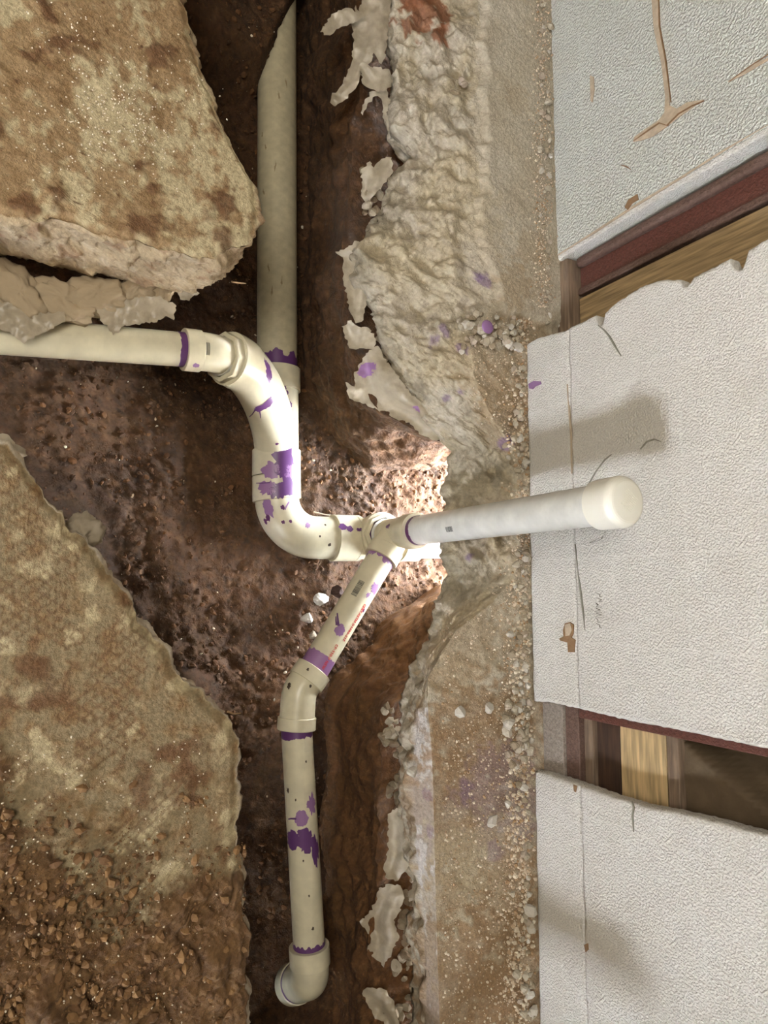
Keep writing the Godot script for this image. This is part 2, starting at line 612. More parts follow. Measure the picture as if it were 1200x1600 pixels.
			var t := nz3.get_noise_3d(p.x * 8.0, p.y * 8.0, p.z * 8.0)
			var t2 := nz2.get_noise_3d(p.x * 40.0 + 4.0, p.y * 40.0, p.z * 40.0)
			if zone <= 1:
				c = c.lerp(M.c_pale, clampf(t * 1.2, 0.0, 0.6))
				c = c.lerp(M.c_ochre, clampf(-t * 1.4, 0.0, 0.6) * (0.4 if smooth_top > 0.5 else 1.0))
				if straight > 0.0 or smooth_top < 0.5:
					c = c.lerp(M.c_rust, (0.45 + 0.45 * clampf(t2 * 2.0, -1.0, 1.0)) * (0.35 + 0.65 * straight))
			elif zone == 2:
				c = M.c_slab.lerp(M.c_rock, sstep(0.0, 0.1, k + t2 * 0.1)).lerp(M.c_yellow, clampf(t * 1.6 + 0.25, 0.0, 0.75)).lerp(M.c_pale, clampf(t2 * 1.6, 0.0, 0.7))
				if straight > 0.5:
					c = M.c_cutface.lerp(M.c_pale, clampf(t2, 0.0, 0.5))
			elif zone == 3:
				c = M.c_rock.lerp(M.c_greyrock, clampf(t2 * 1.5 + 0.5, 0.0, 1.0))
			if cel > -0.32 and zone >= 2 and straight < 0.5:
				c = c.lerp(M.c_greyrock, 0.35)
			for q in patches:
				var dd: float = p.distance_to(q[0])
				if dd < q[1] * 1.7:
					var w := sstep(-0.1, 0.12, 1.0 - dd / q[1] + t2 * 0.9 + t * 0.5)
					c = c.lerp(q[2], w * q[3])
			col[v * nu + u] = c
	var o := obj("concrete_slab", grid_mesh(pos, nu, nv, col, false), M.concrete)
	tag(o, "long strip of chipped beige concrete floor along the foot of the foam wall", "concrete slab", "broken concrete floor slabs")

# ---------------------------------------------------------------- the two slab pieces on the near side
func slab_piece(edge_px: Array, centre_px: Vector2, thick: float, sd: float, face_amp: float, paint: Callable, soil_amp: Callable, label: String) -> MeshInstance3D:
	var ep := PackedVector3Array()
	for q in edge_px:
		ep.append(P(q[0], q[1], 0.0))
	var t := Tube.new(ep, Vector3.UP)
	var c := P(centre_px.x, centre_px.y, 0.0)
	var nu := int(t.total() / 0.0034)
	var nt := 210
	var ns := 30
	var nb := 8
	var nv := nt + ns + nb
	var pos := PackedVector3Array()
	var col := PackedColorArray()
	pos.resize(nu * nv)
	col.resize(nu * nv)
	for u in nu:
		var e: Vector3 = t.at(t.total() * u / (nu - 1))[0]
		var out := (e - c)
		out.y = 0
		out = out.normalized()
		e += out * (nz2.get_noise_2d(u * 0.045, sd) * 0.010 + nz.get_noise_2d(u * 0.11, sd + 40.0) * 0.006)
		for v in nv:
			var p: Vector3
			var n := Vector3.UP
			var zone := 0
			var k := 0.0
			if v < nt:
				k = pow(float(v) / (nt - 1), 0.7)
				p = c.lerp(e, k)
			elif v < nt + ns:
				k = float(v - nt + 1) / ns
				p = e + out * (0.006 * sin(k * PI)) + Vector3.DOWN * thick * k
				n = (out + Vector3.UP * 0.2).normalized()
				zone = 1
			else:
				k = float(v - nt - ns + 1) / nb
				p = e - out * 0.12 * k + Vector3.DOWN * thick
				n = Vector3.DOWN
				zone = 2
			var big := nz.get_noise_3d(p.x * 9.0 + sd, p.y * 9.0, p.z * 9.0)
			var mid := nz2.get_noise_3d(p.x * 26.0 + sd, p.y * 26.0, p.z * 26.0)
			var fine := nz.get_noise_3d(p.x * 110.0, p.y * 110.0, p.z * 110.0)
			var cel := ncell.get_noise_3d(p.x * 20.0 + sd, p.y * 20.0, p.z * 20.0)
			var d := big * 0.002 + mid * 0.0012 + fine * 0.0008
			if zone == 0:
				var near := p.distance_to(e)
				d -= 0.006 * sstep(0.016, 0.0, near)
				d += soil_amp.call(p, big, mid, fine, cel)
			else:
				var fade := sstep(0.0, 0.08, k) if zone == 1 else 1.0
				d = face_amp * fade * (big * 0.026 + mid * 0.010 + fine * 0.003 - cel * 0.008 - 0.003)
			pos[v * nu + u] = p + n * d
			col[v * nu + u] = paint.call(p, zone, k, fine, cel)
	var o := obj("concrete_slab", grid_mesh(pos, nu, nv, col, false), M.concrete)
	tag(o, label, "concrete slab", "broken concrete floor slabs")
	return o

# ---------------------------------------------------------------- torn plastic
var flap_pts: PackedVector2Array
var flap_v3: PackedVector3Array
var flap_tri: PackedInt32Array

func flap_spot(parent: Node, q: Array) -> void:      # thin coat of primer on the sheet built last
	var st := SurfaceTool.new()
	st.begin(Mesh.PRIMITIVE_TRIANGLES)
	for i in range(0, flap_tri.size(), 3):
		var c := (flap_pts[flap_tri[i]] + flap_pts[flap_tri[i + 1]] + flap_pts[flap_tri[i + 2]]) / 3.0 - Vector2(q[0], q[1])
		c = c.rotated(-q[4])
		if pow(c.x / q[2], 2.0) + pow(c.y / q[3], 2.0) < 1.0:
			for k in 3:
				st.add_vertex(flap_v3[flap_tri[i + k]] + Vector3.UP * 0.0008)
	st.generate_normals()
	obj("primer_spot", st.commit(), M.primer_thin, parent)

func flap(outline: Array, label: String, group: String, m: Material, sd: int, droop := 0.0) -> MeshInstance3D:
	var poly := PackedVector2Array()
	var hs := PackedFloat32Array()
	var r := RandomNumberGenerator.new()
	r.seed = sd
	var n := outline.size()
	for i in n:
		var a: Array = outline[i]
		var b: Array = outline[(i + 1) % n]
		var steps := maxi(1, int(Vector2(b[0] - a[0], b[1] - a[1]).length() / 4.0))
		for k in steps:
			var f := float(k) / steps
			var j := 2.2 if k > 0 else 0.0
			poly.append(Vector2(lerpf(a[0], b[0], f) + r.randf_range(-j, j), lerpf(a[1], b[1], f) + r.randf_range(-j, j)))
			hs.append(lerpf(a[2], b[2], f))
	var pts := poly.duplicate()
	var ys := hs.duplicate()
	var lo := poly[0]
	var hi := poly[0]
	for p in poly:
		lo = lo.min(p)
		hi = hi.max(p)
	var yy := lo.y + 3.0
	while yy < hi.y:
		var xx := lo.x + 3.0
		while xx < hi.x:
			var p := Vector2(xx, yy) + Vector2(r.randf_range(-0.8, 0.8), r.randf_range(-0.8, 0.8))
			if Geometry2D.is_point_in_polygon(p, poly):
				var dmin := 1e9
				var ws := 0.0
				var s := 0.0
				for i in poly.size():
					var dd := p.distance_squared_to(poly[i])
					dmin = minf(dmin, dd)
					var w := 1.0 / (dd * dd + 1.0)
					ws += w
					s += w * hs[i]
				if dmin > 6.0:
					pts.append(p)
					ys.append(s / ws)
			xx += 3.4
		yy += 3.4
	var tri := Geometry2D.triangulate_delaunay(pts)
	var v3 := PackedVector3Array()
	for i in pts.size():
		var y: float = ys[i] + nz2.get_noise_2d(pts[i].x * 0.05, pts[i].y * 0.045 + sd) * 0.0022 + nz.get_noise_2d(pts[i].x * 0.018 + sd, pts[i].y * 0.018) * 0.010
		v3.append(P(pts[i].x, pts[i].y, y))
	var st := SurfaceTool.new()
	st.begin(Mesh.PRIMITIVE_TRIANGLES)
	st.set_smooth_group(0)
	var th := Vector3(0, -0.0007, 0)
	flap_pts = pts
	flap_v3 = v3
	flap_tri = PackedInt32Array()
	for i in range(0, tri.size(), 3):
		var a := tri[i]
		var b := tri[i + 1]
		var c := tri[i + 2]
		var cen := (pts[a] + pts[b] + pts[c]) / 3.0
		if not Geometry2D.is_point_in_polygon(cen, poly):
			continue
		if (pts[b] - pts[a]).cross(pts[c] - pts[a]) > 0.0:
			var q := b
			b = c
			c = q
		flap_tri.append_array([a, b, c])
		for k in [a, b, c]:
			st.set_smooth_group(0)
			st.add_vertex(v3[k])
		for k in [a, c, b]:
			st.set_smooth_group(1)
			st.add_vertex(v3[k] + th)
	st.generate_normals()
	var o := obj("plastic_sheet_scrap", st.commit(), m)
	tag(o, label, "plastic scrap", group)
	return o

# ---------------------------------------------------------------- foam boards
func foam_board(left: Callable, right: Callable, y0: float, y1: float, z: float, thick: float, grooves: Array, m: Material, sd: float, rough: float, nu := 90) -> ArrayMesh:
	var ys := []
	var y := y0 + 0.004
	while y < y1:
		var ok := true
		for g in grooves:
			if absf(y - g) < 0.004:
				ok = false
		if ok:
			ys.append([y, 0.0])
		y += 0.006
	for g in grooves:
		for q in [[-0.0022, 0.0], [-0.0014, 0.006], [0.0010, 0.006], [0.0016, 0.0]]:
			ys.append([g + q[0], q[1]])
	ys.sort_custom(func(a, b): return a[0] < b[0])
	var rows := [[y0, thick, true], [y0, 0.004, true]]
	for q in ys:
		rows.append([q[0], q[1], false])
	var nc := nu + 6
	var pos := PackedVector3Array()
	for rw in rows:
		var yy: float = rw[0]
		var xa: float = left.call(yy)
		var xb: float = right.call(yy)
		for u in nc:
			var x: float
			var zz := z
			if u == 0 or u == nc - 1:
				x = xa if u == 0 else xb
				zz = z - thick
			elif u == 1 or u == nc - 2:
				x = xa if u == 1 else xb
				zz = z - thick * 0.45 + nz2.get_noise_2d(yy * 130.0, sd + u) * 0.004
				x += nz.get_noise_2d(yy * 200.0, sd + u) * 0.003
			elif u == 2 or u == nc - 3:
				x = xa if u == 2 else xb
				zz = z - 0.0035
			else:
				x = lerpf(xa + 0.003, xb - 0.003, float(u - 3) / (nu - 1))
				if not rw[2]:
					zz = z - rw[1] + nz.get_noise_2d(x * 14.0 + sd, yy * 14.0) * rough
			if rw[2]:
				zz = minf(zz, z - rw[1])
			pos.append(Vector3(x, yy, zz))
	return grid_mesh(pos, nc, rows.size(), PackedColorArray(), false)

func wall_patch(parent: Node, called: String, outline: Array, z: float, m: Material, th := 0.0008, label := "") -> MeshInstance3D:   # thin raised or stuck patch on a board's face
	var poly := PackedVector2Array()
	for q in outline:
		var p := Q(q[0], q[1], z)
		poly.append(Vector2(p.x, p.y))
	if Geometry2D.is_polygon_clockwise(poly):
		poly.reverse()
	var st := SurfaceTool.new()
	st.begin(Mesh.PRIMITIVE_TRIANGLES)
	st.set_smooth_group(-1)
	var tri := Geometry2D.triangulate_polygon(poly)
	for i in range(0, tri.size(), 3):
		var ia := [tri[i], tri[i + 1], tri[i + 2]]
		if (poly[ia[1]] - poly[ia[0]]).cross(poly[ia[2]] - poly[ia[0]]) > 0.0:
			ia = [ia[0], ia[2], ia[1]]
		for k in ia:
			st.add_vertex(Vector3(poly[k].x, poly[k].y, z + th))
	for i in poly.size():
		var a := poly[i]
		var b := poly[(i + 1) % poly.size()]
		for v in [Vector3(a.x, a.y, z + th), Vector3(b.x, b.y, z + th), Vector3(a.x, a.y, z - 0.002), Vector3(b.x, b.y, z + th), Vector3(b.x, b.y, z - 0.002), Vector3(a.x, a.y, z - 0.002)]:
			st.add_vertex(v)
	st.generate_normals()
	var o := obj(called, st.commit(), m, parent)
	if label != "":
		o.set_meta("label", label)
	return o

func wall_line(parent: Node, called: String, pts: Array, z: float, w: float, m: Material) -> void:      # narrow crack or pencil stroke
	var poly := []
	var back := []
	for i in pts.size():
		var a: Vector2 = Vector2(pts[maxi(i - 1, 0)][0], pts[maxi(i - 1, 0)][1])
		var b: Vector2 = Vector2(pts[mini(i + 1, pts.size() - 1)][0], pts[mini(i + 1, pts.size() - 1)][1])
		var d := (b - a).normalized().orthogonal() * w * (0.5 if i > 0 and i < pts.size() - 1 else 0.15)
		poly.append([pts[i][0] + d.x, pts[i][1] + d.y])
		back.push_front([pts[i][0] - d.x, pts[i][1] - d.y])
	poly.append_array(back)
	wall_patch(parent, called, poly, z, m, 0.0006)

func edge_fn(pix: Array, z: float, jit: float, sd: float) -> Callable:
	var a := []
	for q in pix:
		var p := Q(q[0], q[1], z)
		a.append([p.y, p.x])
	a.sort_custom(func(m, n): return m[0] < n[0])
	return func(y: float) -> float: return curve(a, y) + nz2.get_noise_2d(y * 90.0, sd) * jit

func stone(called: String, at: Vector3, size: float, m: Material, label: String, cat: String, group: String, k := -1) -> MeshInstance3D:
	var o := obj(called, stone_meshes[rng.randi() % 7 if k < 0 else k], m)
	o.scale = Vector3.ONE * size
	o.rotation = Vector3(rng.randf() * 0.7, rng.randf() * TAU, rng.randf() * 0.7)
	o.position = at + Vector3.UP * (size * 0.5 + 0.002)
	tag(o, label, cat, group)
	return o

func scatter(called: String, spots: Array, m: Material, mesh: Mesh, label: String) -> void:      # spots = [[place, size, colour], ...]
	var mm := MultiMesh.new()
	mm.transform_format = MultiMesh.TRANSFORM_3D
	mm.use_colors = true
	mm.mesh = mesh
	mm.instance_count = spots.size()
	for i in spots.size():
		var b := Basis.from_euler(Vector3(rng.randf() * TAU, rng.randf() * TAU, rng.randf() * TAU)).scaled(Vector3.ONE * spots[i][1])
		mm.set_instance_transform(i, Transform3D(b, spots[i][0]))
		mm.set_instance_color(i, spots[i][2])
	var o := MultiMeshInstance3D.new()
	o.multimesh = mm
	o.material_override = m
	o.name = numbered(called)
	add_child(o)
	tag(o, label, "debris")
	kind(o, "stuff")

# ================================================================ scene
func _ready() -> void:
	rng.seed = 77
	# camera
	var cam := Camera3D.new()
	cam.name = "camera"
	cam.fov = rad_to_deg(2.0 * atan(800.0 / F))
	cam.near = 0.02
	cam.far = 200.0
	cam.transform = Transform3D(Basis(Vector3(AX.y, AU.y, AZ.y), -Vector3(AX.x, AU.x, AZ.x), Vector3(AX.z, AU.z, AZ.z)), CAM)
	add_child(cam)
	cam.current = true
	# sky and exposure
	var env := Environment.new()
	env.background_mode = Environment.BG_SKY
	var sky := Sky.new()
	var sm := ProceduralSkyMaterial.new()
	sm.sky_top_color = Color(0.86, 0.90, 0.96)
	sm.sky_horizon_color = Color(0.98, 0.97, 0.96)
	sm.ground_horizon_color = Color(0.55, 0.52, 0.48)
	sm.ground_bottom_color = Color(0.35, 0.32, 0.28)
	sm.energy_multiplier = 195.0
	sky.sky_material = sm
	env.sky = sky
	env.ambient_light_source = Environment.AMBIENT_SOURCE_SKY
	env.tonemap_mode = Environment.TONE_MAPPER_LINEAR
	env.tonemap_exposure = 0.79
	env.sdfgi_enabled = true
	env.ssao_enabled = true
	env.ssil_enabled = true
	var we := WorldEnvironment.new()
	we.name = "environment"
	we.environment = env
	add_child(we)
	setup_noise()
	setup_materials()
	build_room()
	build_soil()
	var bot_a := []
	for q in [[470, -520], [472, -200], [472, 0], [476, 300], [480, 480], [486, 620], [520, 700], [585, 745], [650, 735], [720, 725], [800, 690], [980, 560]]:
		bot_a.append(P(q[0], q[1], -0.46))
	var top_a := []
	for q in [[540, -520], [548, -200], [553, 0], [560, 150], [560, 260], [545, 340], [535, 420], [545, 520], [560, 590], [600, 640], [690, 682], [760, 680], [860, 640], [1000, 540]]:
		top_a.append(P(q[0], q[1], -0.165))
	bank([0.12], bot_a, top_a, -0.50, -0.165, false)
	var bot_b := []
	for q in [[980, 1100], [800, 970], [700, 925], [660, 940], [600, 985], [550, 1020], [505, 1085], [498, 1180], [503, 1300], [512, 1450], [520, 1650], [525, 1800], [540, 2400]]:
		bot_b.append(P(q[0], q[1], -0.44))
	var top_b := []
	for q in [[1000, 1090], [860, 990], [730, 930], [690, 940], [676, 1000], [655, 1065], [620, 1110], [604, 1200], [598, 1300], [588, 1450], [582, 1650], [584, 1800], [590, 2400]]:
		top_b.append(P(q[0], q[1], -0.165))
	bank([0.55], bot_b, top_b, -0.48, -0.165, false)
	build_strip()
	build_near_slabs()
	build_wall()
	build_pipes()
	build_plastic()
	build_stones()

func setup_noise() -> void:
	for q in [[nz, 11, 4], [nz2, 23, 3], [nz3, 37, 3]]:
		q[0].seed = q[1]
		q[0].noise_type = FastNoiseLite.TYPE_SIMPLEX_SMOOTH
		q[0].frequency = 1.0
		q[0].fractal_octaves = q[2]
	ncell.seed = 5
	ncell.noise_type = FastNoiseLite.TYPE_CELLULAR
	ncell.frequency = 1.0
	ncell.fractal_type = FastNoiseLite.FRACTAL_NONE
	ncell.cellular_return_type = FastNoiseLite.RETURN_DISTANCE
	nz.frequency = 1.0

func setup_materials() -> void:
	var tsoil := noise_tex(3, 0.02, 150, 255, 9.0)
	var tconc := noise_tex(8, 0.035, 172, 255, 4.5, 512, 0.75)
	var tfoam := noise_tex(14, 0.06, 222, 255, 9.0, 512, 0.5)
	var tplain := noise_tex(21, 0.02, 215, 255, 2.0, 256)
	var twood := noise_tex(31, 0.010, 165, 255, 1.2, 512, 0.5)
	M.c_soil_dark = lin(68, 46, 25)
	M.c_soil_red = lin(104, 70, 38)
	M.c_soil_pale = lin(132, 98, 66)
	M.c_soil_black = lin(44, 30, 18)
	M.c_clay = lin(134, 92, 50)
	M.c_slab = lin(214, 203, 180)
	M.c_pale = lin(230, 222, 202)
	M.c_ochre = lin(192, 170, 136)
	M.c_rust = lin(166, 134, 98)
	M.c_yellow = lin(214, 199, 166)
	M.c_rock = lin(206, 194, 172)
	M.c_greyrock = lin(158, 148, 126)
	M.c_clayred = lin(150, 96, 62)
	M.c_mauve = lin(170, 150, 158)
	M.c_cutface = lin(226, 220, 214)
	M.c_purple = lin(128, 96, 150)
	M.soil = mat(Color.WHITE, 0.92, tsoil, Vector3.ONE * 5.0, true, 1.3)
	M.concrete = mat(Color.WHITE, 0.9, tconc, Vector3.ONE * 6.0, true, 1.0)
	M.foam = mat(srgb(236, 234, 226), 0.7, tfoam, Vector3.ONE * 7.0, false, 0.9)
	M.film = mat(srgb(230, 234, 226), 0.42, tfoam, Vector3.ONE * 5.0, false, 1.2)
	M.pvc = mat(srgb(228, 221, 192), 0.32, tplain, Vector3.ONE * 3.0, false, 0.1)
	M.pvc_old = mat(srgb(205, 196, 164), 0.42, tplain, Vector3.ONE * 7.0, false, 0.2)
	M.pvc_white = mat(srgb(236, 236, 228), 0.3, tplain, Vector3.ONE * 3.0, false, 0.1)
	M.pvc_cap = mat(srgb(240, 238, 224), 0.35)
	M.primer = mat(srgb(94, 56, 108), 0.35)
	M.primer_thin = mat(srgb(142, 106, 150), 0.4)
	M.primer_dark = mat(srgb(84, 28, 84), 0.4)
	M.ink = mat(srgb(48, 48, 46), 0.6)
	M.ink_grey = mat(srgb(140, 138, 124), 0.6)
	M.red_ink = mat(srgb(196, 52, 60), 0.5)
	M.dust = mat(srgb(146, 130, 100), 0.8)
	M.speck = mat(srgb(70, 58, 44), 0.7)
	M.plastic = mat(srgb(180, 168, 146), 0.34, tplain, Vector3.ONE * 9.0, false, 0.7)
	M.plastic.backlight = Color(0.35, 0.32, 0.26)
	M.steel = mat(srgb(112, 66, 54), 0.6, tconc, Vector3.ONE * 5.0)
	M.steel_grey = mat(srgb(122, 96, 84), 0.65, tconc, Vector3.ONE * 5.0)
	M.pine_up = mat(srgb(198, 170, 126), 0.65, twood, Vector3(26, 1.6, 26), false, 0.4)
	M.pine = mat(srgb(232, 202, 150), 0.65, twood, Vector3(1.6, 22, 22), false, 0.4)
	M.wood_dark = mat(srgb(82, 58, 42), 0.75, twood, Vector3(2, 20, 20), false, 0.5)
	M.wood_grey = mat(srgb(150, 128, 106), 0.75, twood, Vector3(2, 20, 20), false, 0.4)
	M.curb = mat(srgb(176, 164, 152), 0.85, tconc, Vector3.ONE * 6.0)
	M.felt = mat(srgb(104, 88, 66), 0.7, tplain, Vector3.ONE * 4.0)
	M.cavity = mat(srgb(70, 46, 36), 0.8, tconc, Vector3.ONE * 3.0)
	M.torn = mat(srgb(150, 118, 84), 0.8, tplain, Vector3.ONE * 9.0)
	M.torn_pale = mat(srgb(208, 190, 164), 0.6, tplain, Vector3.ONE * 9.0)
	M.paint = mat(srgb(214, 208, 196), 0.8, tplain, Vector3.ONE * 1.0)
	M.ceil = mat(srgb(222, 218, 208), 0.85, tplain, Vector3.ONE * 1.0)
	M.floor = mat(srgb(170, 150, 120), 0.9, tconc, Vector3.ONE * 2.0)
	M.rubble = []
	for c in [[150, 136, 112], [172, 158, 134], [132, 114, 90], [190, 178, 156]]:
		M.rubble.append(mat(srgb(c[0], c[1], c[2]), 0.9, tconc, Vector3.ONE * 3.0))
	M.lump = mat(srgb(204, 184, 152), 0.9, tconc, Vector3.ONE * 4.0)
	M.gravel = []
	for c in [[222, 212, 190], [204, 192, 168], [236, 230, 216], [184, 168, 142], [212, 196, 176]]:
		M.gravel.append(mat(srgb(c[0], c[1], c[2]), 0.88, tconc, Vector3.ONE * 3.0))
	M.gravel_purple = mat(srgb(150, 120, 165), 0.8, tconc, Vector3.ONE * 3.0)
	M.grit = mat(Color.WHITE, 0.9, null, Vector3.ONE, true)
	M.twig = mat(srgb(150, 120, 84), 0.8)
	M.wire = mat(srgb(92, 72, 58), 0.6)
	for i in 7:
		stone_meshes.append(make_stone(100 + i * 7, 9, 1 if i < 4 else 2))
	for i in 3:
		stone_meshes.append(make_rock(i * 13))

func build_room() -> void:
	# the wall behind the boards stands on the slab; under it the excavation runs out into the open
	kind(box("wall_back", Vector3(-3.2, 0.0, -0.30), Vector3(3.2, 2.7, -0.24), M.cavity, null, 0.001), "structure")
	kind(box("wall_left", Vector3(-3.3, -0.2, -0.36), Vector3(-3.1, 2.7, 4.6), M.paint, null, 0.001), "structure")
	# right wall with a window opening
	var w := Node3D.new()
	w.name = "wall_right"
	add_child(w)
	kind(w, "structure")
	var z0 := 2.83
	var z1 := 3.69
	var y0 := 0.98
	var y1 := 1.84
	box("pier", Vector3(3.1, -0.2, -0.36), Vector3(3.3, 2.7, z0), M.paint, w, 0.001)
	box("pier", Vector3(3.1, -0.2, z1), Vector3(3.3, 2.7, 4.6), M.paint, w, 0.001)
	box("sill", Vector3(3.1, -0.2, z0), Vector3(3.3, y0, z1), M.paint, w, 0.001)
	box("lintel", Vector3(3.1, y1, z0), Vector3(3.3, 2.7, z1), M.paint, w, 0.001)
	kind(box("wall_front", Vector3(-3.3, -0.2, 4.6), Vector3(3.3, 2.7, 4.8), M.paint, null, 0.001), "structure")
	kind(box("ceiling", Vector3(-3.3, 2.6, -0.36), Vector3(3.3, 2.8, 4.8), M.ceil, null, 0.001), "structure")
	# floor outside the picture
	var fl := Node3D.new()
	fl.name = "floor"
	add_child(fl)
	kind(fl, "structure")
	box("slab_field", Vector3(-3.1, -0.13, -0.26), Vector3(-1.72, -0.002, 4.6), M.floor, fl)
	box("slab_field", Vector3(1.34, -0.13, -0.26), Vector3(3.1, -0.002, 4.6), M.floor, fl)
	box("slab_field", Vector3(-1.72, -0.13, 1.3), Vector3(1.34, -0.006, 4.6), M.floor, fl)
	for q in [[-3.1, -2.0, -0.24], [1.5, 3.1, -0.24]]:
		box("subsoil", Vector3(q[0], -0.75, q[2]), Vector3(q[1], -0.13, 4.6), M.floor, fl)
	box("subsoil", Vector3(-2.0, -0.75, 1.32), Vector3(1.5, -0.13, 4.6), M.floor, fl)
	# ceiling lamp over the trench
	var lamp := thing("ceiling_lamp", "square white panel lamp on the ceiling above the trench", "ceiling lamp", "", Vector3(-0.3, 2.6, 1.95))
	box("frame", Vector3(-0.62, -0.05, -0.62), Vector3(0.62, -0.005, 0.62), M.ceil, lamp, 0.004)
	var gl := StandardMaterial3D.new()
	gl.albedo_color = Color.WHITE
	gl.emission_enabled = true
	gl.emission = Color(1.0, 0.97, 0.92)
	gl.emission_energy_multiplier = 1.5
	box("lamp_panel", Vector3(-0.58, -0.056, -0.58), Vector3(0.58, -0.05, 0.58), gl, lamp, 0.001)
	var al := AreaLight3D.new()
	al.name = "lamp_light"
	al.area_size = Vector2(1.15, 1.15)
	al.light_color = Color(1.0, 0.97, 0.92)
	al.light_energy = 6.6
	al.shadow_enabled = true
	al.position = Vector3(0, -0.065, 0)
	al.rotation_degrees = Vector3(-90, 0, 0)
	al.set("area_range", 12.0)
	lamp.add_child(al)

func build_near_slabs() -> void:
	# upper piece: corner that points at the main pipe
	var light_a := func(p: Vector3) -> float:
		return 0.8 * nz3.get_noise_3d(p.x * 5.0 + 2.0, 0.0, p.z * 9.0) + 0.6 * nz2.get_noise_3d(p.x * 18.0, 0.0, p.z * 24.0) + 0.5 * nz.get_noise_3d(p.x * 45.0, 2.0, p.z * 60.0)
	var corner := P(330, 330, 0.0)
	var far_up := P(40, 40, 0.0)
	var paint_a := func(p: Vector3, zone: int, k: float, fine: float, cel: float) -> Color:
		var t := nz2.get_noise_3d(p.x * 30.0, p.y * 30.0, p.z * 30.0)
		if zone == 0:
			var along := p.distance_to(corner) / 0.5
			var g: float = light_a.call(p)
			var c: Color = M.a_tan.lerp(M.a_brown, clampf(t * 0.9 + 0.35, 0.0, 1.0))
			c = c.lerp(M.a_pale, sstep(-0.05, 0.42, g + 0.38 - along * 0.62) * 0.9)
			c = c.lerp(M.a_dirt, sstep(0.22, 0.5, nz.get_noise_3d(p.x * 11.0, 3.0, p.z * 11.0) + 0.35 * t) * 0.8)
			if nz.get_noise_3d(p.x * 60.0, 8.0, p.z * 60.0) > 0.52:
				c = c.lerp(M.a_dirt, 0.7)
			return c
		var c2: Color = M.a_face.lerp(M.a_face2, clampf(t * 1.2, 0.0, 0.6))
		var agg := nz3.get_noise_3d(p.x * 16.0, p.y * 16.0, p.z * 16.0)
		if agg > 0.3:
			c2 = c2.lerp(M.c_clayred, 0.45)
		c2 = c2.lerp(M.c_ochre, clampf(-t * 1.4, 0.0, 0.5))
		return c2
	M.a_face = lin(212, 188, 150)
	M.a_face2 = lin(232, 214, 182)
	M.a_tan = lin(180, 151, 110)
	M.a_brown = lin(150, 118, 78)
	M.a_pale = lin(220, 204, 162)
	M.a_dirt = lin(112, 76, 44)
	M.b_grey = lin(158, 140, 106)
	var no_soil := func(p: Vector3, big: float, mid: float, fine: float, cel: float) -> float:
		return 0.003 * sstep(0.22, 0.5, nz.get_noise_3d(p.x * 11.0, 3.0, p.z * 11.0)) + 0.0012 * mid
	var sa := slab_piece([[258, -620], [272, -260], [282, -60], [290, 20], [300, 70], [322, 130], [345, 190], [372, 240], [396, 285], [404, 330], [398, 362], [372, 385], [335, 396], [300, 398], [262, 390], [225, 380], [180, 366], [130, 352], [80, 344], [20, 336], [-60, 330], [-160, 322], [-520, 285]], Vector2(-420, -420), 0.15, 3.0, 1.0, paint_a, no_soil, "rusty tan concrete floor piece with rounded broken corner above the side pipe")
	for q in [[30, 462, 0.042], [95, 470, 0.038], [150, 462, 0.040], [215, 452, 0.030], [255, 446, 0.024]]:
		var lump := obj("broken_lump", stone_meshes[7 + int(q[0]) % 3], M.lump, sa)
		lump.position = P(q[0], q[1], -0.155)
		lump.scale = Vector3(q[2] * 1.3, q[2] * 0.55, q[2] * 0.8)
		lump.rotation.y = 0.3 + q[0] * 0.01
	# lower piece: long diagonal edge, soil covered at its far end
	var cover := func(p: Vector3) -> float:
		var g := nz3.get_noise_3d(p.x * 5.0 + 30.0, 0.0, p.z * 5.0) * 0.8 + nz2.get_noise_3d(p.x * 22.0, 5.0, p.z * 22.0) * 0.25
		return sstep(-0.12, 0.1, (p.x - 0.34) * 3.2 + (p.z - 0.75) * 1.1 + g * 0.75)
	var paint_b := func(p: Vector3, zone: int, k: float, fine: float, cel: float) -> Color:
		var t := nz2.get_noise_3d(p.x * 30.0, p.y * 30.0, p.z * 30.0)
		if zone == 0:
			var c: Color = M.b_grey.lerp(M.a_brown, clampf(t * 1.1 + 0.3, 0.0, 0.9))
			c = c.lerp(M.a_pale, sstep(0.05, 0.4, nz3.get_noise_3d(p.x * 14.0, 1.0, p.z * 14.0) + 0.5 * t) * 0.75)
			c = c.lerp(M.a_dirt, sstep(0.2, 0.5, nz3.get_noise_3d(p.x * 6.0, 12.0, p.z * 6.0) + 0.3 * t) * 0.8)
			var hatch := minf(absf(fposmod((p.x + p.z * 0.7) / 0.016, 1.0) - 0.5), absf(fposmod((p.x - p.z * 0.8) / 0.016, 1.0) - 0.5))
			if hatch < 0.13 and nz3.get_noise_3d(p.x * 7.0 + 6.0, 31.0, p.z * 7.0) + 0.35 * t > -0.05:
				c = c.lerp(M.a_dirt, 0.45)
			var w: float = cover.call(p)
			var s: Color = M.b_soil.lerp(M.b_soil2, clampf(t + 0.4, 0.0, 1.0))
			if fine > 0.3:
				s = s.lerp(M.c_soil_pale, 0.35)
			return c.lerp(s, w)
		return M.c_rock.lerp(M.c_ochre, clampf(t + 0.3, 0.0, 0.8))
	M.b_soil = lin(132, 100, 62)
	M.b_soil2 = lin(98, 70, 42)
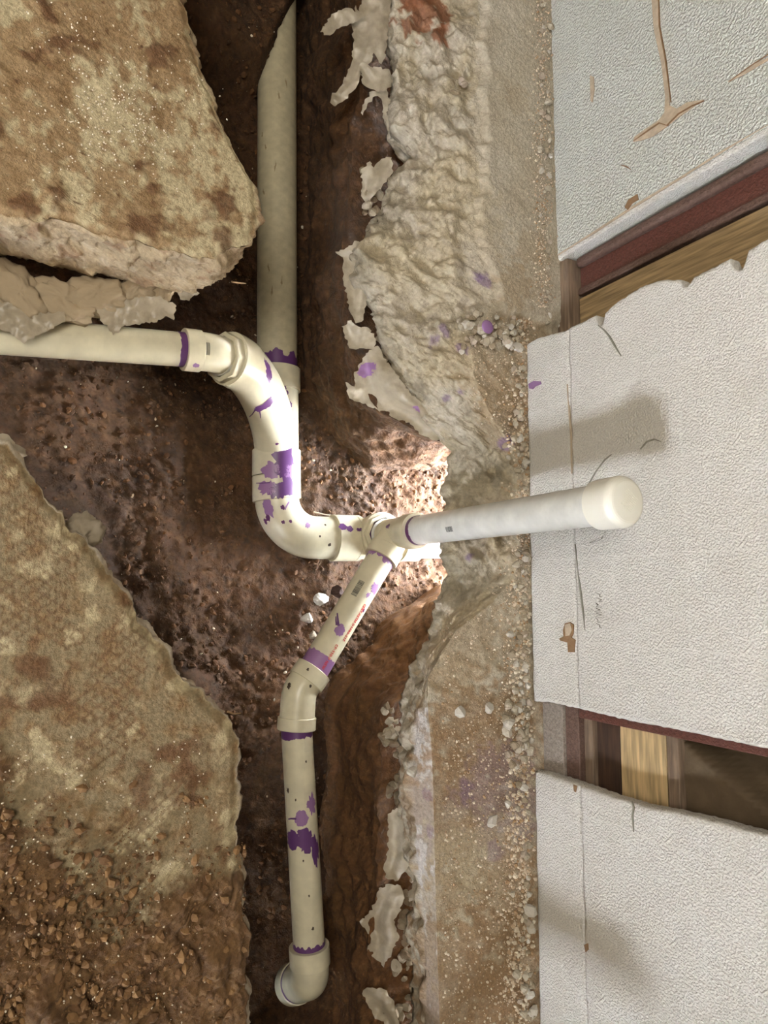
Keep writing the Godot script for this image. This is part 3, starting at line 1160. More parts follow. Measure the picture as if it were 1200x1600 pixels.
	var soil_b := func(p: Vector3, big: float, mid: float, fine: float, cel: float) -> float:
		var w: float = cover.call(p)
		var lumpy := sstep(0.0, 0.35, nz3.get_noise_3d(p.x * 6.0 + 3.0, 22.0, p.z * 6.0) + 0.25 * (p.x - 0.4))
		var crack := absf(nz2.get_noise_3d(p.x * 4.0, 40.0, p.z * 4.0))
		var cells := ncell.get_noise_3d(p.x * 38.0, 0.0, p.z * 38.0)
		return w * (0.006 + 0.006 * big + lumpy * (0.010 + 0.014 * mid - 0.020 * (cells + 0.6)) + 0.003 * fine - 0.008 * sstep(0.03, 0.0, crack)) + 0.0009 * fine
	slab_piece([[-420, 330], [-260, 470], [-120, 592], [-20, 690], [10, 700], [45, 735], [85, 790], [118, 835], [160, 880], [185, 922], [220, 965], [268, 1030], [300, 1075], [335, 1098], [362, 1130], [371, 1180], [373, 1300], [377, 1400], [381, 1500], [386, 1600], [390, 1800], [400, 2300]], Vector2(-460, 1700), 0.14, 90.0, 0.6, paint_b, soil_b, "soil-covered concrete floor piece with long diagonal edge below the side pipe")

func build_wall() -> void:
	# upper board, set back, film faced
	var o := thing("foam_board", "film-faced white insulation board with brown tears, set back beside the steel post", "insulation board", "white foam boards on the wall")
	var fl := func(y: float) -> float: return -1.75
	var fr := edge_fn([[859, 414], [950, 357], [1030, 308], [1200, 207]], -0.08, 0.0015, 3.0)
	obj("panel", foam_board(fl, fr, 0.004, 0.95, -0.0812, 0.05, [], M.foam, 1.0, 0.0006), M.foam, o)
	var ff := [[852, -120]]
	for q in [[861, 405], [950, 350], [1030, 300], [1200, 198], [1330, 120], [1330, -120]]:
		ff.append(q)
	wall_patch(o, "film_facing", ff, -0.0805, M.film, 0.0006, "glossy film facing")
	wall_patch(o, "film_tear", [[1016, -40], [1028, -40], [1031, 40], [1040, 90], [1046, 130], [1047, 165], [1058, 170], [1075, 160], [1100, 156], [1078, 172], [1060, 184], [1040, 200], [1020, 214], [1002, 220], [990, 222], [992, 214], [1012, 200], [1030, 188], [1039, 176], [1040, 150], [1034, 100], [1022, 45]], -0.08, M.torn_pale, 0.0015, "brown-edged tear in the film")
	wall_line(o, "film_tear", [[990, 220], [1015, 202], [1030, 192], [1042, 196], [1060, 178], [1080, 166], [1100, 157]], -0.078, 2.0, M.torn)
	wall_line(o, "film_tear", [[1028, -30], [1030, 40], [1040, 95], [1048, 160]], -0.078, 1.8, M.torn)
	wall_line(o, "film_tear", [[1138, 128], [1165, 112], [1185, 100], [1215, 85]], -0.0795, 6.0, M.torn_pale)
	wall_line(o, "film_tear", [[1140, 127], [1170, 105], [1210, 78]], -0.0788, 1.6, M.torn)
	wall_patch(o, "film_scuff", [[922, 118], [928, 120], [929, 140], [926, 160], [923, 158]], -0.0795, M.torn_pale)
	wall_line(o, "film_scuff", [[970, 258], [978, 260], [986, 265]], -0.0795, 2.4, M.torn)
	wall_line(o, "film_crease", [[866, 402], [930, 362], [985, 326], [1070, 274], [1130, 236], [1200, 195]], -0.0802, 3.2, M.torn_pale)
	wall_patch(o, "broken_chip", [[976, 324], [982, 312], [996, 303], [998, 312], [988, 318], [981, 328]], -0.0795, M.torn)
	# middle board
	o = thing("foam_board", "large white foam board with grooved foot directly behind the capped standpipe", "insulation board", "white foam boards on the wall")
	fl = edge_fn([[820, 546], [824, 536], [838, 528], [884, 516], [886, 513], [908, 503], [932, 491], [934, 506], [941, 510], [946, 487], [962, 472], [1002, 447], [1030, 437], [1062, 437], [1066, 448], [1076, 446], [1080, 434], [1142, 402], [1147, 420], [1156, 424], [1164, 410], [1168, 390], [1200, 371], [1260, 338]], 0.0, 0.002, 5.0)
	fr = edge_fn([[828, 1095], [860, 1098], [905, 1108], [980, 1126], [1060, 1141], [1110, 1152], [1200, 1171], [1260, 1185]], 0.0, 0.0016, 9.0)
	obj("panel", foam_board(fl, fr, 0.002, 0.95, 0.0, 0.022, [0.1205], M.foam, 20.0, 0.0025, 150), M.foam, o)
	wall_patch(o, "torn_patch", [[883, 974], [890, 972], [896, 976], [896, 990], [893, 996], [899, 1000], [898, 1019], [888, 1019], [887, 1004], [876, 1001], [874, 998], [881, 994], [880, 985]], 0.001, M.torn, 0.001, "brown torn patch")
	wall_patch(o, "torn_patch", [[883, 976], [891, 974], [894, 984], [890, 993], [884, 994]], 0.002, M.torn_pale, 0.001)
	wall_line(o, "crack", [[934, 508], [944, 516], [952, 526], [960, 540], [970, 556]], 0.0012, 2.2, M.ink_grey)
	wall_line(o, "crack", [[916, 762], [930, 738], [945, 718], [955, 710]], 0.0012, 1.6, M.ink_grey)
	wall_line(o, "crack", [[1000, 702], [1010, 690], [1022, 686], [1032, 690]], 0.0012, 1.8, M.ink_grey)
	wall_line(o, "crack", [[922, 848], [935, 843], [945, 838], [947, 828], [940, 842]], 0.0012, 2.6, M.ink_grey)
	wall_line(o, "crack", [[886, 600], [889, 640], [892, 680], [893, 740]], 0.0012, 2.0, M.torn_pale)
	wall_line(o, "crack", [[898, 850], [904, 900], [910, 950], [914, 985]], 0.0012, 1.8, M.ink_grey)
	for k in 7:
		var yy := 926.0 + k * 8.0
		wall_line(o, "pencil_mark", [[931, yy], [937 + 3 * sin(k * 2.1), yy + 3], [933 + 4 * cos(k), yy + 6], [940, yy + 7]], 0.0012, 1.0, M.ink_grey)
	wall_patch(o, "primer_dab", [[826, 600], [834, 595], [845, 596], [846, 600], [836, 604], [832, 608], [827, 607]], 0.001, M.primer_thin, 0.0006, "pale purple dab")
	# lower board
	o = thing("foam_board", "lowest white foam board, its torn top edge below the open sill gap", "insulation board", "white foam boards on the wall")
	fl = edge_fn([[828, 1204], [850, 1208], [900, 1224], [960, 1246], [1000, 1258], [1060, 1270], [1120, 1284], [1200, 1306], [1260, 1322]], 0.0, 0.0016, 15.0)
	fr = func(y: float) -> float: return 1.25
	obj("panel", foam_board(fl, fr, 0.002, 0.95, 0.0, 0.022, [0.119], M.foam, 40.0, 0.0025, 150), M.foam, o)
	wall_line(o, "crack", [[987, 1252], [990, 1262], [988, 1275], [990, 1300]], 0.0012, 2.4, M.ink_grey)
	wall_patch(o, "torn_patch", [[913, 1476], [918, 1474], [919, 1484], [915, 1488]], 0.001, M.torn)
	wall_patch(o, "torn_patch", [[896, 1226], [901, 1228], [900, 1238], [897, 1236]], 0.001, M.torn)
	# gap between upper and middle board: steel post, pine stud
	var post := thing("steel_post", "red-brown painted steel post rising between upper and middle foam boards", "steel post")
	box("web", Vector3(-0.672, 0.036, -0.19), Vector3(-0.614, 2.55, -0.118), M.steel, post)
	box("flange", Vector3(-0.682, 0.036, -0.19), Vector3(-0.662, 2.55, -0.104), M.steel_grey, post, 0.008)
	box("flange", Vector3(-0.618, 0.036, -0.19), Vector3(-0.604, 2.55, -0.110), M.steel_grey, post, 0.003)
	var stud := box("wood_stud", Vector3(-0.598, 0.036, -0.19), Vector3(-0.505, 2.55, -0.112), M.pine_up, null, 0.003)
	tag(stud, "rough pine stud with dark grain standing beside the steel post", "wood stud")
	var foot := box("base_track", Vector3(-0.68, 0.002, -0.20), Vector3(-0.46, 0.034, -0.085), M.wood_grey, null, 0.003)
	tag(foot, "grey-brown base track under the pine stud and steel post", "base track")
	# gap between middle and lower board: layers of the sill seen edge on
	var last_top := [0.001]
	var lay := func(called: String, a: float, b: float, z: float, m: Material, label: String, cat: String) -> void:
		var ya := Q(a, 1165, z).y
		var yb := Q(b, 1165, z).y
		var o2 := box(called, Vector3(-0.42, maxf(ya, last_top[0]), -0.2), Vector3(1.2, yb, z), m, null, 0.002)
		last_top[0] = yb + 0.0004
		tag(o2, label, cat)
	lay.call("concrete_curb", 830, 880, -0.024, M.curb, "pale grey concrete curb at the foot of the open sill gap", "curb")
	lay.call("base_plate", 884, 905, -0.030, M.steel_grey, "brown base plate lying on the pale concrete curb in the gap", "base plate")
	lay.call("mortar_bed", 908, 926, -0.042, M.wood_grey, "dusty mortar bed between the base plate and dark sill board", "mortar bed")
	lay.call("sill_board", 928, 968, -0.052, M.wood_dark, "dark brown sill board above the mortar bed in the gap", "sill board")
	lay.call("sill_board", 969, 1040, -0.047, M.pine, "fresh yellow pine sill board with straight grain in the gap", "sill board")
	lay.call("sill_board", 1041, 1059, -0.043, M.wood_grey, "narrow grey-brown weathered board edge above the yellow pine board", "sill board")
	var strip := box("steel_strip", Vector3(0.185, 0.095, -0.042), Vector3(0.212, 2.5, -0.024), M.steel, null, 0.002)
	tag(strip, "thin red-brown steel strip along the lower edge of the middle board", "steel strip")
	var y0 := Q(1058, 1165, -0.05).y
	var pos := PackedVector3Array()
	for v in 60:
		for u in 60:
			var x := lerpf(0.12, 0.50, u / 59.0)
			var y := lerpf(y0 - 0.02, y0 + 0.55, v / 59.0)
			var fold := (y - y0) * 0.55 - (x - 0.215) * 1.0
			var z := -0.056 - 0.05 * sstep(-0.004, 0.012, fold) + 0.006 * nz.get_noise_2d(x * 9.0, y * 9.0)
			pos.append(Vector3(x, y, z))
	var sheet := obj("building_paper", grid_mesh(pos, 60, 60, PackedColorArray(), false), M.felt)
	tag(sheet, "brown building paper with a diagonal fold inside the open wall gap", "building paper")
	# stub outside the picture whose soft shadow falls on the lower board
	var stub := thing("pipe_stub", "capped white pipe stub rising from the trench beyond the end elbow", "pipe stub")
	var tb := Tube.new(PackedVector3Array([Vector3(0.88, -0.42, 0.40), Vector3(0.88, 0.38, 0.40)]), Vector3.RIGHT)
	obj("pipe", sweep(tb, [[0, 0], [0, R2], [0.76, R2]]), M.pvc_white, stub)
	obj("cap", sweep(tb, [[0.735, R2], [0.735, 0.036], [0.788, 0.036], [0.798, 0.031], [0.80, 0.0]]), M.pvc_cap, stub)

func build_pipes() -> void:
	var d := thing("drain_pipe", "glued white plastic drain with sweeping bends, branch and capped standpipe in the trench", "drain pipe")
	var ym := -0.40
	# main pipe along the trench
	var tm := Tube.new(PackedVector3Array([P(433, -60, ym + 0.005), P(433, 600, ym)]), Vector3.UP)
	var o := obj("main_pipe", sweep(tm, [[0, 0], [0, R3], [tm.total(), R3]]), M.pvc_old, d)
	o.set_meta("label", "dusty older large pipe")
	ring(o, tm, R3, tm.total() - 0.004, tm.total() - 0.055, 0.008, M.primer, 4)
	stain(o, tm, R3, 434, 552, 0.012, 0.011, M.primer, 9, 0.15)
	drip(o, tm, R3, [[434, 560], [436, 575], [437, 590]], 0.006, M.primer)
	stain(o, tm, R3, 457, 556, 0.011, 0.01, M.primer, 12, 0.15)
	for q in [[410, 210], [412, 300], [430, 260], [440, 440], [420, 420], [447, 130], [436, 150], [415, 230], [425, 455]]:
		stain(o, tm, R3, q[0], q[1], 0.003 + 0.00004 * fposmod(q[0] * 37.0 + q[1] * 11.0, 200.0), 0.0016, M.dust, int(q[1]), 0.6, 0.2 * sin(q[1]), "dirt_mark")
	# combination fitting: straight run and sweeping branch
	var run := Tube.new(PackedVector3Array([P(433, 577, ym), P(432, 745, ym)]), Vector3.UP)
	var L := run.total()
	o = obj("sweep_tee", sweep(run, hub(0, 0.050, 0.0515, R3) + [[0.050, 0.0475], [L - 0.058, 0.0475]] + hub(L - 0.058, L, 0.0525, 0.0475)), M.pvc, d)
	for q in [[446, 613, 5, 5], [447, 629, 8, 7], [453, 632, 5, 4], [455, 655, 6, 6], [456, 668, 8, 7], [457, 683, 10, 7], [444, 607, 4, 4]]:
		stain(o, run, 0.0475, q[0], q[1], q[2] * 0.0014, q[3] * 0.0014, M.primer, int(q[0] + q[1]), 0.25)
	stain(o, run, 0.0525, 446, 722, 0.040, 0.026, M.primer, 3, 0.3)
	stain(o, run, 0.0525, 424, 736, 0.018, 0.022, M.primer_thin, 31, 0.28)
	stain(o, run, 0.0525, 455, 738, 0.018, 0.016, M.primer_thin, 32, 0.28)
	var b0 := P(356, 560, -0.215)
	var b1 := P(432, 716, ym)
	var ca := P(398, 572, -0.245)
	var cb := P(430, 640, ym + 0.03)
	var bp := PackedVector3Array()
	for i in 25:
		bp.append(b0.bezier_interpolate(ca, cb, b1, i / 24.0))
	var tb := Tube.new(bp, Vector3(0.3, 1, 0.4))
	L = tb.total()
	var br := obj("sweep_branch", sweep(tb, hub(0, 0.040, 0.051, 0.0) + [[0.040, 0.0485], [L * 0.5, 0.0475], [L, 0.046]]), M.pvc, o)
	stain(br, tb, 0.048, 420, 585, 0.020, 0.010, M.primer, 41, 0.25, 0.5)
	stain(br, tb, 0.048, 412, 630, 0.010, 0.026, M.primer, 42, 0.3, -0.25)
	drip(br, tb, 0.048, [[396, 636], [392, 644], [388, 650]], 0.003, M.primer)
	drip(br, tb, 0.048, [[402, 636], [404, 644], [405, 650]], 0.003, M.primer)
	for q in [[437, 623, 4], [432, 690, 3], [416, 709, 4]]:
		stain(br, tb, 0.047, q[0], q[1], q[2] * 0.0012, q[2] * 0.0012, M.primer_dark, int(q[1]), 0.2)
	# octagonal reducing bushing and side pipe
	var bd := (b0 - ca).normalized()
	var tbush := Tube.new(PackedVector3Array([b0 - bd * 0.004, b0 + bd * 0.016]), Vector3(0.2, 1, 0.1))
	obj("reducing_bushing", sweep(tbush, [[0, 0.047], [0.018, 0.047], [0.020, 0.045], [0.020, 0.039], [0.012, 0.037], [0.012, 0.03]], 8), M.pvc, o)
	obj("bushing_rim", sweep(tbush, [[0.010, 0.036], [0.024, 0.036], [0.024, 0.031]]), M.pvc_white, o)
	var sp := fillet([P(286, 546, -0.190), P(330, 551, -0.193), b0 - bd * 0.02], 0.05)
	var ts := Tube.new(sp, Vector3.UP)
	L = ts.total()
	var so := obj("side_elbow", sweep(ts, hub(0, 0.030, 0.0375, R2) + [[0.030, 0.0345], [L - 0.03, 0.0345], [L, 0.0335]]), M.pvc, d)
	stain(so, ts, 0.0375, 306, 571, 0.006, 0.005, M.primer_thin, 61, 0.2)
	barcode(so, ts, 0.0347, 337, 545, 0.012, 0.022, 0.2)
	var tl := Tube.new(PackedVector3Array([P(-330, 498, -0.18), P(296, 547, -0.190)]), Vector3.UP)
	so = obj("side_pipe", sweep(tl, [[0, 0], [0, R2], [tl.total(), R2]]), M.pvc, d)
	ring(so, tl, R2, tl.total() - 0.004, tl.total() - 0.022, 0.002, M.primer, 66)
	# long elbow turning towards the wall
	var te := Tube.new(fillet([P(432, 745, ym), P(433, 839, ym), P(552, 841, ym)], 0.088), Vector3.UP)
	L = te.total()
	o = obj("sweep_elbow", sweep(te, hub(0.001, 0.052, 0.0525, 0.0475) + [[0.052, 0.0475], [L - 0.055, 0.0475]] + hub(L - 0.055, L, 0.0525, 0.0475)), M.pvc, d)
	stain(o, te, 0.0525, 452, 762, 0.020, 0.024, M.primer, 51, 0.28)
	stain(o, te, 0.0525, 420, 763, 0.015, 0.026, M.primer_thin, 52, 0.3)
	stain(o, te, 0.0525, 435, 766, 0.016, 0.022, M.primer, 53, 0.3)
	stain(o, te, 0.0475, 418, 792, 0.016, 0.011, M.primer_thin, 54, 0.2, -0.3)
	drip(o, te, 0.0525, [[422, 754], [410, 755], [399, 755]], 0.003, M.primer)
	drip(o, te, 0.0475, [[452, 784], [447, 792], [445, 798]], 0.004, M.primer_thin)
	for q in [[442, 793, 4], [443, 817, 3], [419, 810, 5], [479, 821, 6], [415, 815, 4], [454, 815, 3]]:
		stain(o, te, 0.0475, q[0], q[1], q[2] * 0.0011, q[2] * 0.0011, M.primer_dark if q[2] < 6 else M.primer_thin, int(q[1]), 0.25)
	for q in [[515, 851, 3], [500, 838, 2], [508, 820, 2]]:
		stain(o, te, 0.0525, q[0], q[1], q[2] * 0.0012, q[2] * 0.0012, M.speck, int(q[1]), 0.2, 0.0, "dirt_mark")
	# tee under the standpipe and the pipe leading out below the wall
	var base := P(580, 839, ym)
	var top := Q(980, 783, 0.13)
	var axis := (top - base).normalized()
	var tt := Tube.new(PackedVector3Array([P(552, 841, ym), P(650, 843, ym)]), Vector3.UP)
	L = tt.total()
	o = obj("tee_fitting", sweep(tt, hub(0, 0.012, 0.0525, R3) + [[0.012, 0.048], [L - 0.05, 0.048]] + hub(L - 0.05, L, 0.0525, R3)), M.pvc, d)
	for q in [[536, 823, 7], [546, 826, 6]]:
		stain(o, tt, 0.0525, q[0], q[1], q[2] * 0.0014, q[2] * 0.0011, M.primer, int(q[0]), 0.2)
	stain(o, tt, 0.0525, 563, 828, 0.010, 0.004, M.primer, 71, 0.4)
	var tu := Tube.new(PackedVector3Array([base, base + axis * 0.5]), Vector3.RIGHT)
	var bo := obj("tee_branch", sweep(tu, [[0.0, 0.048], [0.036, 0.048]] + hub(0.034, 0.058, 0.0525, 0.0)), M.pvc, o)
	var bz := obj("reducing_bushing", sweep(tu, [[0.056, 0.0495], [0.066, 0.0495], [0.068, 0.0475], [0.068, 0.0405], [0.061, 0.038], [0.061, 0.03]], 8), M.pvc, o)
	ring(bz, tu, 0.0390, 0.0600, 0.0670, 0.001, M.primer, 73)
	obj("bushing_rim", sweep(tu, [[0.058, 0.0365], [0.072, 0.0365], [0.072, 0.031]]), M.pvc_white, o)
	ring(o, tu, 0.0366, 0.060, 0.069, 0.002, M.primer, 75)
	var tout := Tube.new(PackedVector3Array([P(640, 843, ym), P(640, 843, ym) + (P(640, 843, ym) - P(552, 841, ym)).normalized() * 0.75]), Vector3.UP)
	so = obj("outlet_pipe", sweep(tout, [[0, R3], [tout.total(), R3], [tout.total(), R3 - 0.005], [0, R3 - 0.005]]), M.pvc_white, d)
	so.set_meta("label", "bright white pipe leading out under the wall")
	# small tee with the standpipe
	var tsm := Tube.new(PackedVector3Array([base + axis * 0.065, base + axis * 0.205]), Vector3.RIGHT)
	L = tsm.total()
	o = obj("branch_tee", sweep(tsm, [[0.0, R2], [0.022, R2]] + hub(0.020, 0.028, 0.0345, R2) + [[0.028, 0.0335], [L - 0.036, 0.0335]] + hub(L - 0.036, L, 0.0378, R2)), M.pvc, d)
	stain(o, tsm, 0.0338, 606, 822, 0.008, 0.005, M.primer, 77, 0.35)
	var st := Tube.new(PackedVector3Array([base + axis * 0.198, top - axis * 0.004]), Vector3.RIGHT)
	L = st.total()
	so = obj("standpipe", sweep(st, [[0, R2], [L - 0.01, R2]]), M.pvc_white, d)
	so.set_meta("label", "white standpipe rising in front of the wall")
	ring(so, st, R2, 0.006, 0.019, 0.003, M.primer, 81)
	ring(so, st, R2 + 0.0004, 0.019, 0.011, 0.004, M.primer_dark, 82)
	barcode(so, st, R2, 702, 827, 0.021, 0.010, 0.0)
	var tc := Tube.new(PackedVector3Array([top - axis * 0.052, top + axis * 0.002]), Vector3.RIGHT)
	L = tc.total()
	var cp := [[0.0, R2], [0.0, 0.0345], [0.002, 0.0365], [L - 0.014, 0.0375]]
	for i in 7:
		var a := PI * 0.5 * (i + 1) / 7.0
		cp.append([L - 0.014 + 0.014 * sin(a), 0.0375 - 0.012 * (1.0 - cos(a))])
	cp.append([L + 0.0012, 0.014])
	cp.append([L + 0.0015, 0.0])
	so = obj("pipe_cap", sweep(tc, cp), M.pvc_cap, d)
	so.set_meta("label", "cream domed cap")
	var rx := (Vector3(0.55, 0, 0.4) - axis * axis.dot(Vector3(0.55, 0, 0.4))).normalized()
	var ry := axis.cross(rx)
	var rows := SurfaceTool.new()      # raised moulded marks, worn past reading
	rows.begin(Mesh.PRIMITIVE_TRIANGLES)
	for k in 4:
		for i in 9:
			var tr := Transform3D(Basis(rx, ry, axis), top + axis * 0.0036 + ry * (0.0095 - k * 0.0062) + rx * ((i - 4) * 0.0031))
			rows.append_from(rbox(Vector3(0.0008 + 0.0012 * ((i * 3 + k * 2) % 3) * 0.5, 0.0036, 0.0008), 0.0003), 0, tr)
	obj("raised_marks", rows.commit(), M.pvc_cap, so)
	# branch of the tee and the diagonal pipe
	var yb := -0.285
	var q0 := base + axis * ((yb - base.y) / axis.y)
	var q1 := P(484, 1056, yb)
	var dd := (q1 - q0).normalized()
	var tbr := Tube.new(PackedVector3Array([q0, q0 + dd * 0.068]), Vector3.UP)
	so = obj("tee_outlet", sweep(tbr, [[0.0, 0.0335], [0.042, 0.0335]] + hub(0.038, 0.068, 0.0378, R2)), M.pvc, o)
	var tdg := Tube.new(PackedVector3Array([q0 + dd * 0.055, q1]), Vector3.UP)
	L = tdg.total()
	o = obj("branch_pipe", sweep(tdg, [[0, R2], [L, R2]]), M.pvc, d)
	o.set_meta("label", "diagonal pipe with red print and barcode")
	ring(o, tdg, R2, 0.012, 0.022, 0.010, M.primer_thin, 91)
	ring(o, tdg, R2, L - 0.004, L - 0.046, 0.004, M.primer_thin, 92)
	drip(o, tdg, R2, [[624, 876], [615, 888], [602, 904], [592, 914]], 0.006, M.primer_dark)
	stain(o, tdg, R2, 586, 921, 0.013, 0.013, M.primer_thin, 93, 0.35)
	stain(o, tdg, R2, 575, 930, 0.006, 0.004, M.primer_thin, 94, 0.4)
	drip(o, tdg, R2, [[594, 925], [597, 924], [599, 923]], 0.003, M.primer)
	stain(o, tdg, R2, 531, 985, 0.012, 0.010, M.primer_thin, 95, 0.15)
	drip(o, tdg, R2, [[529, 978], [528, 968], [527, 956]], 0.005, M.primer)
	drip(o, tdg, R2, [[526, 977], [525, 970], [525, 962]], 0.004, M.primer)
	stain(o, tdg, R2, 568, 954, 0.004, 0.003, M.primer_dark, 96, 0.3)
	barcode(o, tdg, R2, 559, 919, 0.036, 0.013, 0.0)
	red_print(o, tdg, R2, [571, 944], "CERT ASTM D1785-21E", 0.088)
	red_print(o, tdg, R2, [527, 1007], "CP-110-P NEW", 0.056)
	# slight bend, lower pipe and end elbow
	var tb2 := Tube.new(fillet([P(491, 1046, yb), P(467, 1080, yb), P(463, 1140, yb)], 0.05), Vector3.UP)
	L = tb2.total()
	o = obj("bend_fitting", sweep(tb2, hub(0, 0.030, 0.0378, R2) + [[0.030, 0.0345], [L - 0.024, 0.0345]] + hub(L - 0.024, L, 0.0378, R2)), M.pvc, d)
	for q in [[481, 1046, 2], [485, 1072, 2], [452, 1070, 3]]:
		stain(o, tb2, 0.0378, q[0], q[1], q[2] * 0.0013, q[2] * 0.0013, M.speck, int(q[1]), 0.3, 0.0, "dirt_mark")
	var tlo := Tube.new(PackedVector3Array([P(463, 1130, yb), P(484, 1492, -0.272)]), Vector3.UP)
	L = tlo.total()
	o = obj("lower_pipe", sweep(tlo, [[0, R2], [L, R2]]), M.pvc, d)
	ring(o, tlo, R2, 0.006, 0.026, 0.004, M.primer, 101)
	ring(o, tlo, R2, L - 0.004, L - 0.026, 0.007, M.primer, 102)
	stain(o, tlo, R2, 471, 1279, 0.015, 0.013, M.primer_thin, 103, 0.12)
	stain(o, tlo, R2, 487, 1257, 0.020, 0.013, M.primer_thin, 104, 0.35)
	stain(o, tlo, R2, 462, 1314, 0.016, 0.024, M.primer, 105, 0.3)
	stain(o, tlo, R2, 480, 1314, 0.019, 0.018, M.primer, 106, 0.35)
	stain(o, tlo, R2, 493, 1330, 0.026, 0.010, M.primer, 107, 0.35)
	drip(o, tlo, R2, [[463, 1279], [455, 1279], [450, 1280]], 0.004, M.primer)
	for q in [[450, 1235, 4], [489, 1451, 3], [462, 1250, 2], [478, 1190, 2], [474, 1345, 2], [483, 1400, 2]]:
		stain(o, tlo, R2, q[0], q[1], q[2] * 0.0012, q[2] * 0.0008, M.speck, int(q[1]), 0.3, 0.0, "dirt_mark")
	var ten := Tube.new(fillet([P(483, 1477, -0.272), P(486, 1528, -0.272), P(458, 1537, -0.375)], 0.036), Vector3.UP)
	L = ten.total()
	o = obj("end_elbow", sweep(ten, hub(0, 0.034, 0.0385, R2) + [[0.034, 0.0355], [L - 0.03, 0.0355]] + hub(L - 0.036, L, 0.0385, 0.0)), M.pvc, d)
	ring(o, ten, 0.0358, L - 0.036, L - 0.046, 0.002, M.primer, 111)

func sans() -> SystemFont:
	var f := SystemFont.new()
	f.font_names = PackedStringArray(["Droid Sans"])
	f.font_weight = 700
	return f

func tangent_at(t: Tube, r: float, px: float, py: float) -> Transform3D:     # x along the tube, z outwards
	var h := hit(t, r, px, py)
	var q := on_tube(t, r, h[0], h[1])
	var fr := t.frame(h[0])
	var x: Vector3 = fr[1]
	var z: Vector3 = q[1]
	return Transform3D(Basis(x, z.cross(x), z), q[0])

func barcode(parent: Node, t: Tube, r: float, px: float, py: float, la: float, lb: float, turn: float) -> void:
	var tr := tangent_at(t, r, px, py)
	var st := SurfaceTool.new()
	st.begin(Mesh.PRIMITIVE_TRIANGLES)
	var rg := RandomNumberGenerator.new()
	rg.seed = int(px * 7 + py)
	var x := -la * 0.5
	while x < la * 0.5:
		var w := rg.randf_range(0.0005, 0.0015)
		var a := x
		var b := minf(x + w, la * 0.5)
		for k in 4:
			var v0 := lerpf(-lb * 0.5, lb * 0.5, k / 4.0)
			var v1 := lerpf(-lb * 0.5, lb * 0.5, (k + 1) / 4.0)
			var quad := [[a, v0], [b, v0], [a, v1], [b, v1]]
			for i in [0, 2, 1, 1, 2, 3]:
				var vv: float = quad[i][1] / r
				var p := Vector3(quad[i][0], sin(vv) * (r + 0.0005), cos(vv) * (r + 0.0005) - r)
				st.set_normal(tr.basis * Vector3(0, sin(vv), cos(vv)))
				st.add_vertex(tr * p)
		x += w + rg.randf_range(0.0004, 0.0011)
	obj("barcode", st.commit(), M.ink, parent)

func red_print(parent: Node, t: Tube, r: float, at: Array, text: String, length: float) -> void:
	var tm := TextMesh.new()
	tm.text = text
	tm.font = sans()
	tm.font_size = 32
	tm.depth = 0.0003
	tm.pixel_size = 0.0001
	tm.horizontal_alignment = HORIZONTAL_ALIGNMENT_LEFT
	var w := tm.get_aabb().size.x
	tm.pixel_size = 0.0001 * length / maxf(w, 0.0001)
	var o := obj("red_print", tm, M.red_ink, parent)
	var tr := tangent_at(t, r, at[0], at[1])
	tr.origin += tr.basis.z * 0.0004
	o.transform = tr

